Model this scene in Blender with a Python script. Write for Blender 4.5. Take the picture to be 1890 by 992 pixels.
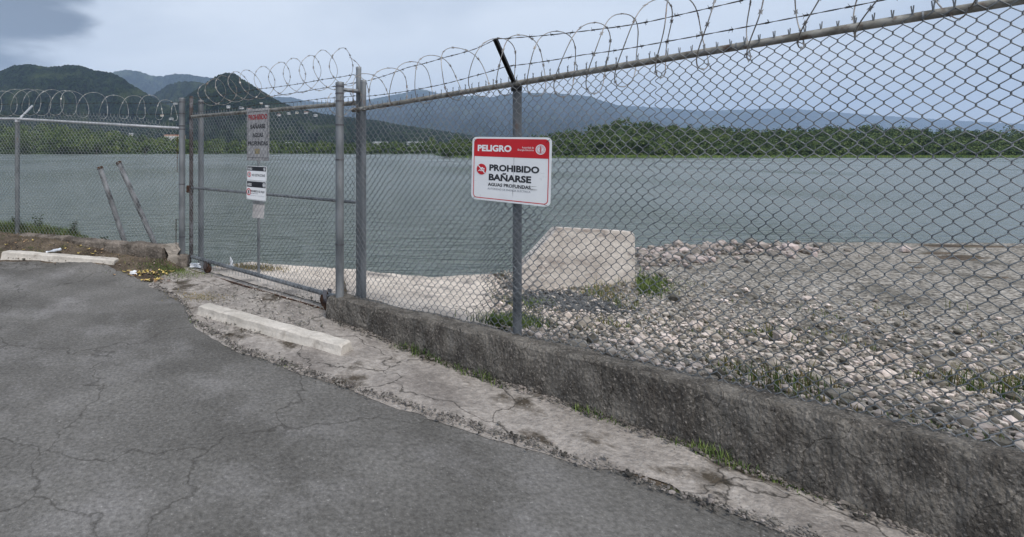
import bpy, bmesh, math, random
import numpy as np
from mathutils import Vector, Matrix, noise

for o in list(bpy.data.objects): bpy.data.objects.remove(o)
scene = bpy.context.scene
col = scene.collection
R = math.radians
rng = np.random.default_rng(11)
random.seed(7)

# ------------------------------------------------------------------ camera
F, CX, HY, CH = 950.0, 600.0, 277.0, 1.60      # focal length, axis and eye height measured from the photograph
FW, FH = 1890.0, 992.0
cam_d = bpy.data.cameras.new('camera'); cam = bpy.data.objects.new('camera', cam_d); col.objects.link(cam)
cam.location = (0, 0, CH); cam.rotation_euler = (R(90), 0, 0)
cam_d.sensor_width = 36; cam_d.lens = 36 * F / FW
cam_d.shift_x = (FW / 2 - CX) / FW
cam_d.shift_y = -(FH / 2 - HY) / FW
cam_d.clip_start = 0.05; cam_d.clip_end = 30000
scene.camera = cam

# ------------------------------------------------------------------ sky
SUN_EL, SUN_AZ = R(52), R(158)
world = bpy.data.worlds.new('World'); scene.world = world; world.use_nodes = True
nt = world.node_tree; nt.nodes.clear()
out = nt.nodes.new('ShaderNodeOutputWorld'); bg = nt.nodes.new('ShaderNodeBackground')
sky = nt.nodes.new('ShaderNodeTexSky'); sky.sky_type = 'NISHITA'; sky.sun_disc = False
sky.sun_elevation = SUN_EL; sky.sun_rotation = SUN_AZ; sky.dust_density = 3.0; sky.air_density = 1.0
tc = nt.nodes.new('ShaderNodeTexCoord')
mp = nt.nodes.new('ShaderNodeMapping'); mp.inputs['Scale'].default_value = (1, 1, 3.2)
nt.links.new(tc.outputs['Generated'], mp.inputs['Vector'])
n1 = nt.nodes.new('ShaderNodeTexNoise'); n1.inputs['Scale'].default_value = 1.6; n1.inputs['Detail'].default_value = 7
n1.inputs['Roughness'].default_value = 0.5; n1.inputs['Distortion'].default_value = 0.3
nt.links.new(mp.outputs[0], n1.inputs['Vector'])
rp = nt.nodes.new('ShaderNodeValToRGB')
rp.color_ramp.elements[0].position = 0.38; rp.color_ramp.elements[0].color = (4.3, 4.95, 5.95, 1)
rp.color_ramp.elements[1].position = 0.64; rp.color_ramp.elements[1].color = (6.35, 6.95, 7.8, 1)
nt.links.new(n1.outputs['Fac'], rp.inputs['Fac'])
# a darker rain cloud high on the left
dt = nt.nodes.new('ShaderNodeVectorMath'); dt.operation = 'DOT_PRODUCT'
dd = Vector(((-75 - CX) / F, 1.0, (HY + 75) / F)).normalized()
nrm = nt.nodes.new('ShaderNodeVectorMath'); nrm.operation = 'NORMALIZE'
nt.links.new(tc.outputs['Generated'], nrm.inputs[0]); nt.links.new(nrm.outputs[0], dt.inputs[0]); dt.inputs[1].default_value = dd
n2 = nt.nodes.new('ShaderNodeTexNoise'); n2.inputs['Scale'].default_value = 6; n2.inputs['Detail'].default_value = 6
nt.links.new(mp.outputs[0], n2.inputs['Vector'])
ma = nt.nodes.new('ShaderNodeMath'); ma.operation = 'MULTIPLY_ADD'; ma.inputs[1].default_value = 0.035; ma.inputs[2].default_value = -0.0175
nt.links.new(n2.outputs['Fac'], ma.inputs[0])
ad = nt.nodes.new('ShaderNodeMath'); ad.operation = 'ADD'
nt.links.new(dt.outputs['Value'], ad.inputs[0]); nt.links.new(ma.outputs[0], ad.inputs[1])
mr = nt.nodes.new('ShaderNodeMapRange'); mr.interpolation_type = 'SMOOTHSTEP'
mr.inputs['From Min'].default_value = 0.979; mr.inputs['From Max'].default_value = 0.992
mr.inputs['To Min'].default_value = 0; mr.inputs['To Max'].default_value = 0.88
nt.links.new(ad.outputs[0], mr.inputs['Value'])
mxc = nt.nodes.new('ShaderNodeMix'); mxc.data_type = 'RGBA'
nt.links.new(mr.outputs[0], mxc.inputs['Factor']); nt.links.new(rp.outputs['Color'], mxc.inputs[6]); mxc.inputs[7].default_value = (1.15, 1.45, 1.95, 1)
mx = nt.nodes.new('ShaderNodeMix'); mx.data_type = 'RGBA'; mx.inputs['Factor'].default_value = 0.90
nt.links.new(sky.outputs[0], mx.inputs[6]); nt.links.new(mxc.outputs[2], mx.inputs[7])
nt.links.new(mx.outputs[2], bg.inputs['Color']); bg.inputs['Strength'].default_value = 0.093
nt.links.new(bg.outputs[0], out.inputs['Surface'])

sd = bpy.data.lights.new('sun', 'SUN'); sd.energy = 2.0; sd.angle = R(18); sd.color = (1.0, 0.95, 0.89)
sun = bpy.data.objects.new('sun', sd); col.objects.link(sun)
sdir = Vector((math.sin(SUN_AZ) * math.cos(SUN_EL), math.cos(SUN_AZ) * math.cos(SUN_EL), math.sin(SUN_EL)))
sun.rotation_euler = (-sdir).to_track_quat('-Z', 'Y').to_euler(); sun.location = (0, 0, 60)

scene.view_settings.view_transform = 'Standard'; scene.view_settings.look = 'None'
scene.view_settings.exposure = 0.50; scene.view_settings.gamma = 1.0; scene.view_settings.use_curve_mapping = False
scene.cycles.volume_bounces = 1
scene.cycles.max_bounces = 8

# ------------------------------------------------------------------ helpers
def W(px, py, Z): return Vector(((px - CX) / F * Z, Z, CH + (HY - py) / F * Z))
def G(px, py, z=0.0):
    Z = (CH - z) * F / (py - HY); return Vector(((px - CX) / F * Z, Z, z))

def tag(o, label=None, cat=None, group=None, kind=None):
    if label: o['label'] = label
    if cat: o['category'] = cat
    if group: o['group'] = group
    if kind: o['kind'] = kind
    return o

def empty(name, loc, label=None, cat=None, group=None, mat=None):
    o = bpy.data.objects.new(name, None); col.objects.link(o); o.empty_display_size = 0.1
    if mat is not None: o.matrix_world = mat
    else: o.location = loc
    return tag(o, label, cat, group)

def link_mesh(name, me, mat, parent=None, local=False):
    if mat is not None: me.materials.append(mat)
    o = bpy.data.objects.new(name, me); col.objects.link(o)
    if parent is not None:
        o.parent = parent
        if not local:
            off = Vector(parent.location)
            p = parent
            while p.parent is not None:
                p = p.parent; off += Vector(p.location)
            me.transform(Matrix.Translation(-off))
    return o

class MB:
    def __init__(s): s.v = []; s.f = []; s.sm = []
    def add(s, vs, fs, smooth=False):
        b = len(s.v); s.v += [tuple(v) for v in vs]; s.f += [tuple(b + i for i in f) for f in fs]; s.sm += [smooth] * len(fs)
    def box(s, c, size, rot=None, taper=1.0):
        c = Vector(c); hx, hy, hz = size[0] / 2, size[1] / 2, size[2] / 2
        vs = [Vector((x * hx * (taper if z > 0 else 1), y * hy * (taper if z > 0 else 1), z * hz)) for z in (-1, 1) for x, y in ((-1, -1), (1, -1), (1, 1), (-1, 1))]
        if rot is not None: vs = [rot @ v for v in vs]
        s.add([v + c for v in vs], [(3, 2, 1, 0), (4, 5, 6, 7), (0, 1, 5, 4), (1, 2, 6, 5), (2, 3, 7, 6), (3, 0, 4, 7)])
    def tube(s, pts, r, n=8, caps=True, smooth=True):
        pts = [Vector(p) for p in pts]; m = len(pts)
        rs = r if isinstance(r, (list, tuple)) else [r] * m
        t0 = (pts[1] - pts[0]).normalized()
        a = t0.orthogonal().normalized(); vs = []
        for i, p in enumerate(pts):
            t = (pts[min(i + 1, m - 1)] - pts[max(i - 1, 0)]).normalized()
            a = (a - t * a.dot(t)).normalized(); b = t.cross(a)
            for k in range(n):
                q = 2 * math.pi * k / n; vs.append(p + (a * math.cos(q) + b * math.sin(q)) * rs[i])
        fs = [(i * n + k, i * n + (k + 1) % n, (i + 1) * n + (k + 1) % n, (i + 1) * n + k) for i in range(m - 1) for k in range(n)]
        s.add(vs, fs, smooth)
        if caps: s.add(vs[:n], [tuple(range(n - 1, -1, -1))]); s.add(vs[-n:], [tuple(range(n))])
    def build(s, name, mat, parent=None, local=False):
        me = bpy.data.meshes.new(name); me.from_pydata(s.v, [], s.f); me.polygons.foreach_set('use_smooth', s.sm); me.update()
        return link_mesh(name, me, mat, parent, local)

def np_mesh(name, V, Fc, smooth=False, fcol=None):
    """fast mesh from numpy vertices and equal-sided faces; fcol: value per face stored as attribute 'tone'"""
    me = bpy.data.meshes.new(name); V = np.asarray(V, dtype=np.float32); Fc = np.asarray(Fc, dtype=np.int32)
    n, k = Fc.shape
    me.vertices.add(len(V)); me.vertices.foreach_set('co', V.ravel())
    me.loops.add(n * k); me.loops.foreach_set('vertex_index', Fc.ravel())
    me.polygons.add(n); me.polygons.foreach_set('loop_start', np.arange(0, n * k, k, dtype=np.int32))
    me.polygons.foreach_set('use_smooth', np.full(n, smooth))
    me.update(calc_edges=True)
    if fcol is not None:
        at = me.attributes.new('tone', 'FLOAT', 'FACE'); at.data.foreach_set('value', np.asarray(fcol, dtype=np.float32))
    return me

# value noise in numpy
_perm = rng.permutation(512); _val = rng.random(512)
def vnoise(x, y):
    xi = np.floor(x).astype(int); yi = np.floor(y).astype(int); xf = x - xi; yf = y - yi
    u = xf * xf * (3 - 2 * xf); v = yf * yf * (3 - 2 * yf)
    def h(a, b): return _val[(_perm[(a & 511)] + b) & 511]
    return (h(xi, yi) * (1 - u) + h(xi + 1, yi) * u) * (1 - v) + (h(xi, yi + 1) * (1 - u) + h(xi + 1, yi + 1) * u) * v
def fbm(x, y, o=4):
    x = np.asarray(x, float); y = np.asarray(y, float); s = 0; a = 0.5; t = 0
    for i in range(o): s = s + a * vnoise(x + 17.3 * i, y - 9.1 * i); t += a; a *= 0.5; x = x * 2.03; y = y * 2.03
    return s / t
def sstep(a, b, x): t = np.clip((x - a) / (b - a), 0, 1); return t * t * (3 - 2 * t)

# ------------------------------------------------------------------ materials
def M_(name):
    m = bpy.data.materials.new(name); m.use_nodes = True; n = m.node_tree; b = n.nodes['Principled BSDF']; return m, n, b
def noise_mat(name, c1, c2, scale=5, rough=0.8, metal=0.0, bump=0.0, bscale=None, detail=6, pos=(0.35, 0.65), c3=None, s3=1.0, p3=(0.5, 0.7), spec=0.5, dist=0.01, stretch=None, tone=0.0):
    m, n, b = M_(name)
    tc = n.nodes.new('ShaderNodeTexCoord'); vec = tc.outputs['Object']
    if stretch:
        mp = n.nodes.new('ShaderNodeMapping'); mp.inputs['Scale'].default_value = stretch; n.links.new(vec, mp.inputs[0]); vec = mp.outputs[0]
    t = n.nodes.new('ShaderNodeTexNoise'); t.inputs['Scale'].default_value = scale; t.inputs['Detail'].default_value = detail; n.links.new(vec, t.inputs['Vector'])
    r = n.nodes.new('ShaderNodeValToRGB'); e = r.color_ramp.elements
    e[0].position, e[1].position = pos; e[0].color = (*c1, 1); e[1].color = (*c2, 1); n.links.new(t.outputs['Fac'], r.inputs['Fac'])
    cout = r.outputs['Color']
    if c3:
        t3 = n.nodes.new('ShaderNodeTexNoise'); t3.inputs['Scale'].default_value = s3; t3.inputs['Detail'].default_value = 8; t3.inputs['Roughness'].default_value = 0.6; n.links.new(vec, t3.inputs['Vector'])
        m3 = n.nodes.new('ShaderNodeMapRange'); m3.inputs[1].default_value, m3.inputs[2].default_value = p3; n.links.new(t3.outputs['Fac'], m3.inputs[0])
        x = n.nodes.new('ShaderNodeMix'); x.data_type = 'RGBA'; n.links.new(m3.outputs[0], x.inputs['Factor']); n.links.new(cout, x.inputs[6]); x.inputs[7].default_value = (*c3, 1); cout = x.outputs[2]
    if tone:
        a = n.nodes.new('ShaderNodeAttribute'); a.attribute_name = 'tone'
        hs = n.nodes.new('ShaderNodeHueSaturation'); mr = n.nodes.new('ShaderNodeMapRange'); mr.inputs[3].default_value = 1 - tone; mr.inputs[4].default_value = 1 + tone
        n.links.new(a.outputs['Fac'], mr.inputs[0]); n.links.new(mr.outputs[0], hs.inputs['Value']); n.links.new(cout, hs.inputs['Color'])
        mh = n.nodes.new('ShaderNodeMapRange'); mh.inputs[3].default_value = 0.53; mh.inputs[4].default_value = 0.47; n.links.new(a.outputs['Fac'], mh.inputs[0]); n.links.new(mh.outputs[0], hs.inputs['Hue'])
        cout = hs.outputs[0]
    n.links.new(cout, b.inputs['Base Color'])
    b.inputs['Roughness'].default_value = rough; b.inputs['Metallic'].default_value = metal; b.inputs['Specular IOR Level'].default_value = spec
    if bump:
        tb = n.nodes.new('ShaderNodeTexNoise'); tb.inputs['Scale'].default_value = bscale or scale * 4; tb.inputs['Detail'].default_value = 8; n.links.new(vec, tb.inputs['Vector'])
        bp = n.nodes.new('ShaderNodeBump'); bp.inputs['Strength'].default_value = bump; bp.inputs['Distance'].default_value = dist; n.links.new(tb.outputs['Fac'], bp.inputs['Height']); n.links.new(bp.outputs[0], b.inputs['Normal'])
    return m
steel = noise_mat('galvanised_steel', (.105, .115, .125), (.245, .26, .275), 9, .55, .35, .15, 60, stretch=(1, 1, .35), c3=(.17, .10, .07), s3=14, p3=(.62, .76))
steel_wire = noise_mat('galvanised_wire', (.10, .115, .13), (.26, .275, .29), 3, .5, .3)
steel_bright = noise_mat('bright_galvanised_steel', (.42, .43, .45), (.58, .58, .60), 9, .5, .35, .1, 50)
rail_mat = noise_mat('weathered_rail_steel', (.13, .12, .10), (.34, .33, .30), 16, .6, .3, .2, 70, c3=(.10, .06, .04), s3=20, p3=(.55, .7))
rusty = noise_mat('rusty_steel', (.035, .026, .025), (.12, .10, .10), 14, .85, .2, .4, 60, c3=(.20, .195, .21), s3=6, p3=(.52, .62))
rust_dark = noise_mat('dark_rust', (.02, .012, .01), (.09, .04, .02), 30, .9, .1, .5, 90)
barb_mat = noise_mat('dark_barbed_wire', (.025, .027, .03), (.07, .06, .055), 20, .7, .3)
razor_mat = noise_mat('razor_wire_steel', (.20, .19, .18), (.36, .34, .32), 12, .45, .5, c3=(.16, .09, .06), s3=9, p3=(.55, .68))
razor_pale = noise_mat('pale_razor_wire_steel', (.34, .34, .33), (.52, .52, .50), 12, .45, .4)
band_m = noise_mat('tarnished_band_steel', (.05, .05, .06), (.13, .125, .135), 20, .6, .3)
black_steel = noise_mat('black_steel', (.008, .008, .009), (.025, .024, .024), 12, .5, .3)

# ------------------------------------------------------------------ fence lines
RD = Vector((.676, -.737, 0)).normalized(); RN = Vector((-.737, -.676, 0)).normalized()   # right fence: along / towards the road
R0 = Vector((.2545, 4.835, 0))
def RP(s, z, off=0.0): p = R0 + RD * s + RN * off; return Vector((p.x, p.y, z))
def r_rail(s): return CH + .373 + .0624 * s
def r_bot(s): return .215 + .045 * s
def r_s(px):  return (4.835 - 4453 / (px + 271)) / .737
def Zg(px): return 5228.0 / (px + 405)
GA = Vector(((353 - CX) / F * Zg(353), Zg(353), 0)); GB = Vector(((662 - CX) / F * Zg(662), Zg(662), 0))
GD = (GB - GA).normalized(); GN = Vector((GD.y, -GD.x, 0)); GL = (GB - GA).length
def GP(s, z, off=0.0): p = GA + GD * s + GN * off; return Vector((p.x, p.y, z))
def g_s(px):
    return (Vector(((px - CX) / F * Zg(px), Zg(px), 0)) - GA).dot(GD)
def Zl(px): return 1.0 / (1 / 7.9 + (px - 28) * (1 / 7.02 - 1 / 7.9) / 308)
LA = Vector(((28 - CX) / F * Zl(28), Zl(28), 0)); LB = Vector(((336 - CX) / F * Zl(336), Zl(336), 0))
LD = (LB - LA).normalized(); LN = Vector((LD.y, -LD.x, 0)); LL = (LB - LA).length
def LP(s, z, off=0.0): p = LA + LD * s + LN * off; return Vector((p.x, p.y, z))
def l_s(px): return (Vector(((px - CX) / F * Zl(px), Zl(px), 0)) - LA).dot(LD)

# ------------------------------------------------------------------ ground
def zfence(X):
    zl = LA.y + (X - LA.x) * LD.y / LD.x
    zg = GA.y + (X - GA.x) * GD.y / GD.x
    zr = R0.y + (X - R0.x) * RD.y / RD.x
    a = np.where(X < -1.9, zl, np.where(X < .22, zg, zr))
    return np.where(X < LA.x - 3, LA.y - 3 * LD.y / LD.x, a)
def gh(X, Z):
    X = np.asarray(X, float); Z = np.asarray(Z, float)
    d = Z - zfence(X)
    road = .05 * np.clip(-X - 2.4, 0, 3) * sstep(3, 6.5, Z)
    rise = .13 + .19 * sstep(-2.3, -4.4, X)
    left = sstep(-1.85, -2.25, X)
    bank = sstep(-1.05, -.12, d)
    hl = road * (1 - bank) + rise * bank
    s = np.clip((X - R0.x) / RD.x, 0, 9)
    hr = np.where(d > -.05, .19 + .045 * s, 0.0) * sstep(.12, .3, X)
    h = hl * left + (1 - left) * np.where(X > .1, hr, 0)
    db = np.clip(d, 0, None)
    slope = np.where(X < -1.9, .05, np.where(X < .2, .07, .13))
    h = h - slope * np.minimum(db, 4)
    edge = np.where(X < -2.0, zfence(X) + .35, 7.0 + .8 * sstep(-1.9, -1.0, X)) - .35 * sstep(.3, 1.5, X) + .95 * sstep(3.3, 3.9, X)
    edge = edge + .12 * (fbm(X * 1.3, X * 0 + 3, 3) - .5)
    over = np.clip(Z - edge, 0, None)
    h = h - .95 * over
    h = h + .10 * np.exp(-((X - 2.55) / .6) ** 2 - ((Z - 5.75) / .28) ** 2)
    und = (fbm(X * 1.7, Z * 1.7, 4) - .5)
    h = h + und * .05 * np.where((d < -1.2), .15, 1) + (fbm(X * 7, Z * 7, 3) - .5) * .03 * np.where(d < -1.2, .1, 1)
    return np.maximum(h, -5.5)
def gz(x, y): return float(gh(np.array([x]), np.array([y]))[0])

def axis(fine0, fine1, step, lo, hi):
    a = list(np.arange(fine0, fine1 + 1e-6, step)); s = step; x = fine0; left = []
    while x > lo: s *= 1.35; x -= s; left.append(max(x, lo))
    s = step; x = a[-1]; right = []
    while x < hi: s *= 1.35; x += s; right.append(min(x, hi))
    return np.array(left[::-1] + a + right)
def grid_mesh(name, xs, ys, fz, smooth=True):
    Xg, Yg = np.meshgrid(xs, ys); Zg_ = fz(Xg, Yg); nx, ny = len(xs), len(ys)
    V = np.stack([Xg.ravel(), Yg.ravel(), Zg_.ravel()], 1)
    i = np.arange(nx - 1); j = np.arange(ny - 1); I, J = np.meshgrid(i, j); a = (J * nx + I).ravel()
    return np_mesh(name, V, np.stack([a, a + 1, a + nx + 1, a + nx], 1), smooth)

dirt = noise_mat('brown_dirt', (.06, .046, .035), (.15, .12, .09), 3.0, .95, 0, .9, 45, c3=(.045, .06, .022), s3=4.0, p3=(.55, .68), dist=.03, spec=.15)
me = grid_mesh('ground', axis(-7.5, 6.5, .05, -9500, 9500), axis(0.5, 9.5, .05, -60, 12500), gh)
tag(link_mesh('ground', me, dirt), kind='structure')

def sheet(name, mask, mat, off, x0, x1, y0, y1, step=.05, coarse=None):
    xs = axis(x0, x1, step, *(coarse[0] if coarse else (x0, x1))); ys = axis(y0, y1, step, *(coarse[1] if coarse else (y0, y1)))
    Xg, Yg = np.meshgrid(xs, ys); H = gh(Xg, Yg) + off; Mk = mask(Xg, Yg)
    verts = []; faces = []; idx = {}
    def key(k, p):
        if k not in idx: idx[k] = len(verts); verts.append(p)
        return idx[k]
    ny, nx = Xg.shape
    for j in range(ny - 1):
        row = Mk[j:j + 2]
        if row.max() <= 0: continue
        for i in range(nx - 1):
            c = [(j, i), (j, i + 1), (j + 1, i + 1), (j + 1, i)]; m = [Mk[q] for q in c]
            if max(m) <= 0: continue
            f = []
            for k in range(4):
                a, b = c[k], c[(k + 1) % 4]; ma_, mb_ = m[k], m[(k + 1) % 4]
                if ma_ > 0: f.append(key(a, (Xg[a], Yg[a], H[a])))
                if (ma_ > 0) != (mb_ > 0):
                    t = ma_ / (ma_ - mb_); kk = (min(a, b), max(a, b))
                    f.append(key(kk, (Xg[a] + (Xg[b] - Xg[a]) * t, Yg[a] + (Yg[b] - Yg[a]) * t, H[a] + (H[b] - H[a]) * t)))
            if len(f) > 2: faces.append(f)
    me = bpy.data.meshes.new(name); me.from_pydata(verts, [], faces); me.polygons.foreach_set('use_smooth', [True] * len(faces)); me.update()
    return tag(link_mesh(name, me, mat), kind='structure')

def interp(X, pts):
    pts = sorted(pts); return np.interp(X, [p[0] for p in pts], [p[1] for p in pts])
asph_edge = [(-60, 9.2), (-12, 7.9), (-6, 7.15), (-4.6, 6.95), (-2.85, 6.72), (-2.5, 6.52), (-2.02, 6.12), (-1.86, 5.9), (-1.6, 5.6), (-1.43, 5.3), (-1.25, 4.85), (-.7, 4.15), (.2, 3.45), (1.2, 2.75), (2.4, 1.75), (4, .2), (6, -2), (60, -30)]
def m_asph(X, Y): return interp(X, asph_edge) - Y + (fbm(X * 2.2, Y * 2.2, 4) - .5) * (.10 + .12 * sstep(-.8, -1.6, X)) + (fbm(X * 9, Y * 9, 3) - .5) * .05
asphalt = noise_mat('worn_asphalt', (.088, .084, .078), (.155, .149, .141), 1.1, .9, 0, .8, 160, c3=(.22, .212, .208), s3=1.6, p3=(.50, .78), dist=.006, spec=.25)
def speckle(m, sc=120, thr=.78, colr=(.28, .27, .26), amt=.6):
    n = m.node_tree; b = n.nodes['Principled BSDF']; lk = b.inputs['Base Color'].links[0]; src = lk.from_socket
    tc = n.nodes.new('ShaderNodeTexCoord'); t = n.nodes.new('ShaderNodeTexNoise'); t.inputs['Scale'].default_value = sc; t.inputs['Detail'].default_value = 2; n.links.new(tc.outputs['Object'], t.inputs['Vector'])
    r = n.nodes.new('ShaderNodeMapRange'); r.inputs[1].default_value = thr - .12; r.inputs[2].default_value = thr; r.inputs[4].default_value = amt; n.links.new(t.outputs['Fac'], r.inputs[0])
    x = n.nodes.new('ShaderNodeMix'); x.data_type = 'RGBA'; n.links.new(r.outputs[0], x.inputs['Factor']); n.links.new(src, x.inputs[6]); x.inputs[7].default_value = (*colr, 1); n.links.new(x.outputs[2], b.inputs['Base Color']); return m
def cracks(m, sc=1.6, w=.012, colr=(.035, .032, .028), amt=.9):
    n = m.node_tree; b = n.nodes['Principled BSDF']; src = b.inputs['Base Color'].links[0].from_socket
    tc = n.nodes.new('ShaderNodeTexCoord'); nz = n.nodes.new('ShaderNodeTexNoise'); nz.inputs['Scale'].default_value = 3; nz.inputs['Detail'].default_value = 5; n.links.new(tc.outputs['Object'], nz.inputs['Vector'])
    ml = n.nodes.new('ShaderNodeVectorMath'); ml.operation = 'MULTIPLY_ADD'; ml.inputs[1].default_value = (.5, .5, .5); n.links.new(nz.outputs['Color'], ml.inputs[0]); n.links.new(tc.outputs['Object'], ml.inputs[2])
    v = n.nodes.new('ShaderNodeTexVoronoi'); v.feature = 'DISTANCE_TO_EDGE'; v.inputs['Scale'].default_value = sc; n.links.new(ml.outputs[0], v.inputs['Vector'])
    r = n.nodes.new('ShaderNodeMapRange'); r.inputs[1].default_value = 0; r.inputs[2].default_value = w; r.inputs[3].default_value = amt; r.inputs[4].default_value = 0; n.links.new(v.outputs['Distance'], r.inputs[0])
    x = n.nodes.new('ShaderNodeMix'); x.data_type = 'RGBA'; n.links.new(r.outputs[0], x.inputs['Factor']); n.links.new(src, x.inputs[6]); x.inputs[7].default_value = (*colr, 1); n.links.new(x.outputs[2], b.inputs['Base Color']); return m
speckle(asphalt, 90, .80, (.34, .33, .32), .55); cracks(asphalt, .55, .006, amt=.6)
sheet('parking_lot', m_asph, asphalt, .004, -7.5, 6.5, .5, 7.6, .05, ((-60, 40), (-40, 9.4)))

def grain(m, sc=70, amt=.45):
    n = m.node_tree; b = n.nodes['Principled BSDF']; src = b.inputs['Base Color'].links[0].from_socket
    tc = n.nodes.new('ShaderNodeTexCoord'); t = n.nodes.new('ShaderNodeTexNoise'); t.inputs['Scale'].default_value = sc; t.inputs['Detail'].default_value = 5; t.inputs['Roughness'].default_value = .75; n.links.new(tc.outputs['Object'], t.inputs['Vector'])
    r = n.nodes.new('ShaderNodeMapRange'); r.inputs[1].default_value = .3; r.inputs[2].default_value = .7; r.inputs[3].default_value = 1 - amt; r.inputs[4].default_value = 1 + amt; n.links.new(t.outputs['Fac'], r.inputs[0])
    x = n.nodes.new('ShaderNodeVectorMath'); x.operation = 'SCALE'; n.links.new(src, x.inputs[0]); n.links.new(r.outputs[0], x.inputs['Scale']); n.links.new(x.outputs[0], b.inputs['Base Color']); return m
grain(asphalt, 45, .45); grain(dirt, 30, .5)
concrete_old = noise_mat('old_concrete', (.20, .18, .165), (.40, .365, .335), 2.2, .9, 0, .9, 40, c3=(.075, .062, .048), s3=2.2, p3=(.54, .64), dist=.02, spec=.2)
cracks(speckle(concrete_old, 55, .72, (.40, .38, .36), .5), 1.5, .014)
def m_apron(X, Y):
    a = .10 + Y - interp(X, asph_edge) - (fbm(X * 2.2, Y * 2.2, 4) - .5) * (.10 + .12 * sstep(-.8, -1.6, X)) - .012 - .13 * np.clip(fbm(X * 2.1 + 9, Y * 2.1, 4) - .52, 0, 1) * 4 + (fbm(X * 14, Y * 14, 2) - .5) * .05
    lim = zfence(X) + .10
    b = np.where(X > .1, zfence(X) - .08, lim) - Y
    c = (X + 2.02) + .35 * (6.45 - Y) + (fbm(X * 4, Y * 4, 3) - .5) * .25
    hole = 2.0 - fbm(X * 2.6 + 4, Y * 2.6 + 2, 5)
    return np.minimum(np.minimum(a, b), np.minimum(c, hole * 1.5))
grain(concrete_old, 22, .35)
sheet('concrete_apron', m_apron, concrete_old, .0065, -2.4, 6.0, .5, 7.2, .05)

concrete_pale = noise_mat('pale_concrete', (.42, .365, .315), (.64, .565, .49), 1.8, .9, 0, .7, 35, c3=(.20, .18, .165), s3=1.6, p3=(.54, .66), dist=.015, spec=.2)
cracks(speckle(concrete_pale, 40, .70, (.55, .52, .48), .4), .8, .010)
def m_ramp(X, Y):
    a = Y - (zfence(X) + np.where(X > .1, .06, .14)); b = 8.2 - Y
    c = (X + 1.75) + .12 * (fbm(Y * 3, X * 3, 3) - .5) - .1 * (Y - 6.6); d = .40 * Y + .25 + .35 * (fbm(X * 2, Y * 2, 3) - .5) - X
    e = np.where(X < -1.0, (X + 1.75) * .8 + 6.75 - Y + .5, 9)
    return np.minimum(np.minimum(a, b), np.minimum(np.minimum(c, d), e))
grain(concrete_pale, 18, .28)
sheet('boat_ramp', m_ramp, concrete_pale, .005, -2.0, 2.4, 4.0, 8.4, .05)
gravelm = noise_mat('pale_gravel', (.22, .20, .17), (.42, .39, .35), 14, .95, 0, 1.0, 30, c3=(.13, .12, .10), s3=1.2, p3=(.5, .66), dist=.03, spec=.15)
speckle(gravelm, 30, .60, (.06, .055, .05), .8)
def m_gravel(X, Y):
    a = Y - (zfence(X) + .06); b = 8.45 - Y; c = X - .345 * Y + .45 * (fbm(X * 3, Y * 3, 3) - .5)
    return np.minimum(np.minimum(a, b), c)
grain(gravelm, 25, .5)
sheet('gravel_yard', m_gravel, gravelm, .010, .9, 7, .5, 8.5, .05, ((.9, 16), (.5, 8.5)))

# ------------------------------------------------------------------ water
WL = CH - 3.0
m, n, b = M_('lake_water')
b.inputs['Base Color'].default_value = (.112, .132, .118, 1); b.inputs['Roughness'].default_value = .16; b.inputs['IOR'].default_value = 1.33
geo = n.nodes.new('ShaderNodeNewGeometry')
hs = []
for sc, st, rot, dist_ in ((.45, (1.0, 3.4, 1), 10, .34), (1.5, (1.0, 3.0, 1), -7, .14), (5.0, (1.0, 2.4, 1), 5, .030)):
    mp = n.nodes.new('ShaderNodeMapping'); mp.inputs['Scale'].default_value = st; mp.inputs['Rotation'].default_value = (0, 0, R(rot)); n.links.new(geo.outputs['Position'], mp.inputs[0])
    t = n.nodes.new('ShaderNodeTexNoise'); t.inputs['Scale'].default_value = sc; t.inputs['Detail'].default_value = 3; t.inputs['Distortion'].default_value = .5; n.links.new(mp.outputs[0], t.inputs['Vector'])
    mm = n.nodes.new('ShaderNodeMath'); mm.operation = 'MULTIPLY'; mm.inputs[1].default_value = dist_; n.links.new(t.outputs['Fac'], mm.inputs[0]); hs.append(mm)
a1 = n.nodes.new('ShaderNodeMath'); n.links.new(hs[0].outputs[0], a1.inputs[0]); n.links.new(hs[1].outputs[0], a1.inputs[1])
a2 = n.nodes.new('ShaderNodeMath'); n.links.new(a1.outputs[0], a2.inputs[0]); n.links.new(hs[2].outputs[0], a2.inputs[1])
bp = n.nodes.new('ShaderNodeBump'); bp.inputs['Distance'].default_value = 1.0; bp.inputs['Strength'].default_value = 1.0
n.links.new(a2.outputs[0], bp.inputs['Height']); n.links.new(bp.outputs[0], b.inputs['Normal'])
water_mat = m
mb = MB(); mb.add([(-3500, 7.6, WL), (3500, 7.6, WL), (3500, 3000, WL), (-3500, 3000, WL)], [(0, 1, 2, 3)])
wn = water_mat.node_tree; wb = wn.nodes['Principled BSDF']; g_ = wn.nodes.new('ShaderNodeNewGeometry'); wm = wn.nodes.new('ShaderNodeMapping'); wm.inputs['Scale'].default_value = (1, .45, 1); wn.links.new(g_.outputs['Position'], wm.inputs[0])
wt = wn.nodes.new('ShaderNodeTexNoise'); wt.inputs['Scale'].default_value = .045; wt.inputs['Detail'].default_value = 5; wn.links.new(wm.outputs[0], wt.inputs['Vector'])
wr = wn.nodes.new('ShaderNodeMapRange'); wr.inputs[1].default_value = .35; wr.inputs[2].default_value = .65; wr.inputs[3].default_value = .10; wr.inputs[4].default_value = .30; wn.links.new(wt.outputs['Fac'], wr.inputs[0]); wn.links.new(wr.outputs[0], wb.inputs['Roughness'])
tag(mb.build('lake_water', water_mat), kind='structure')

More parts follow.
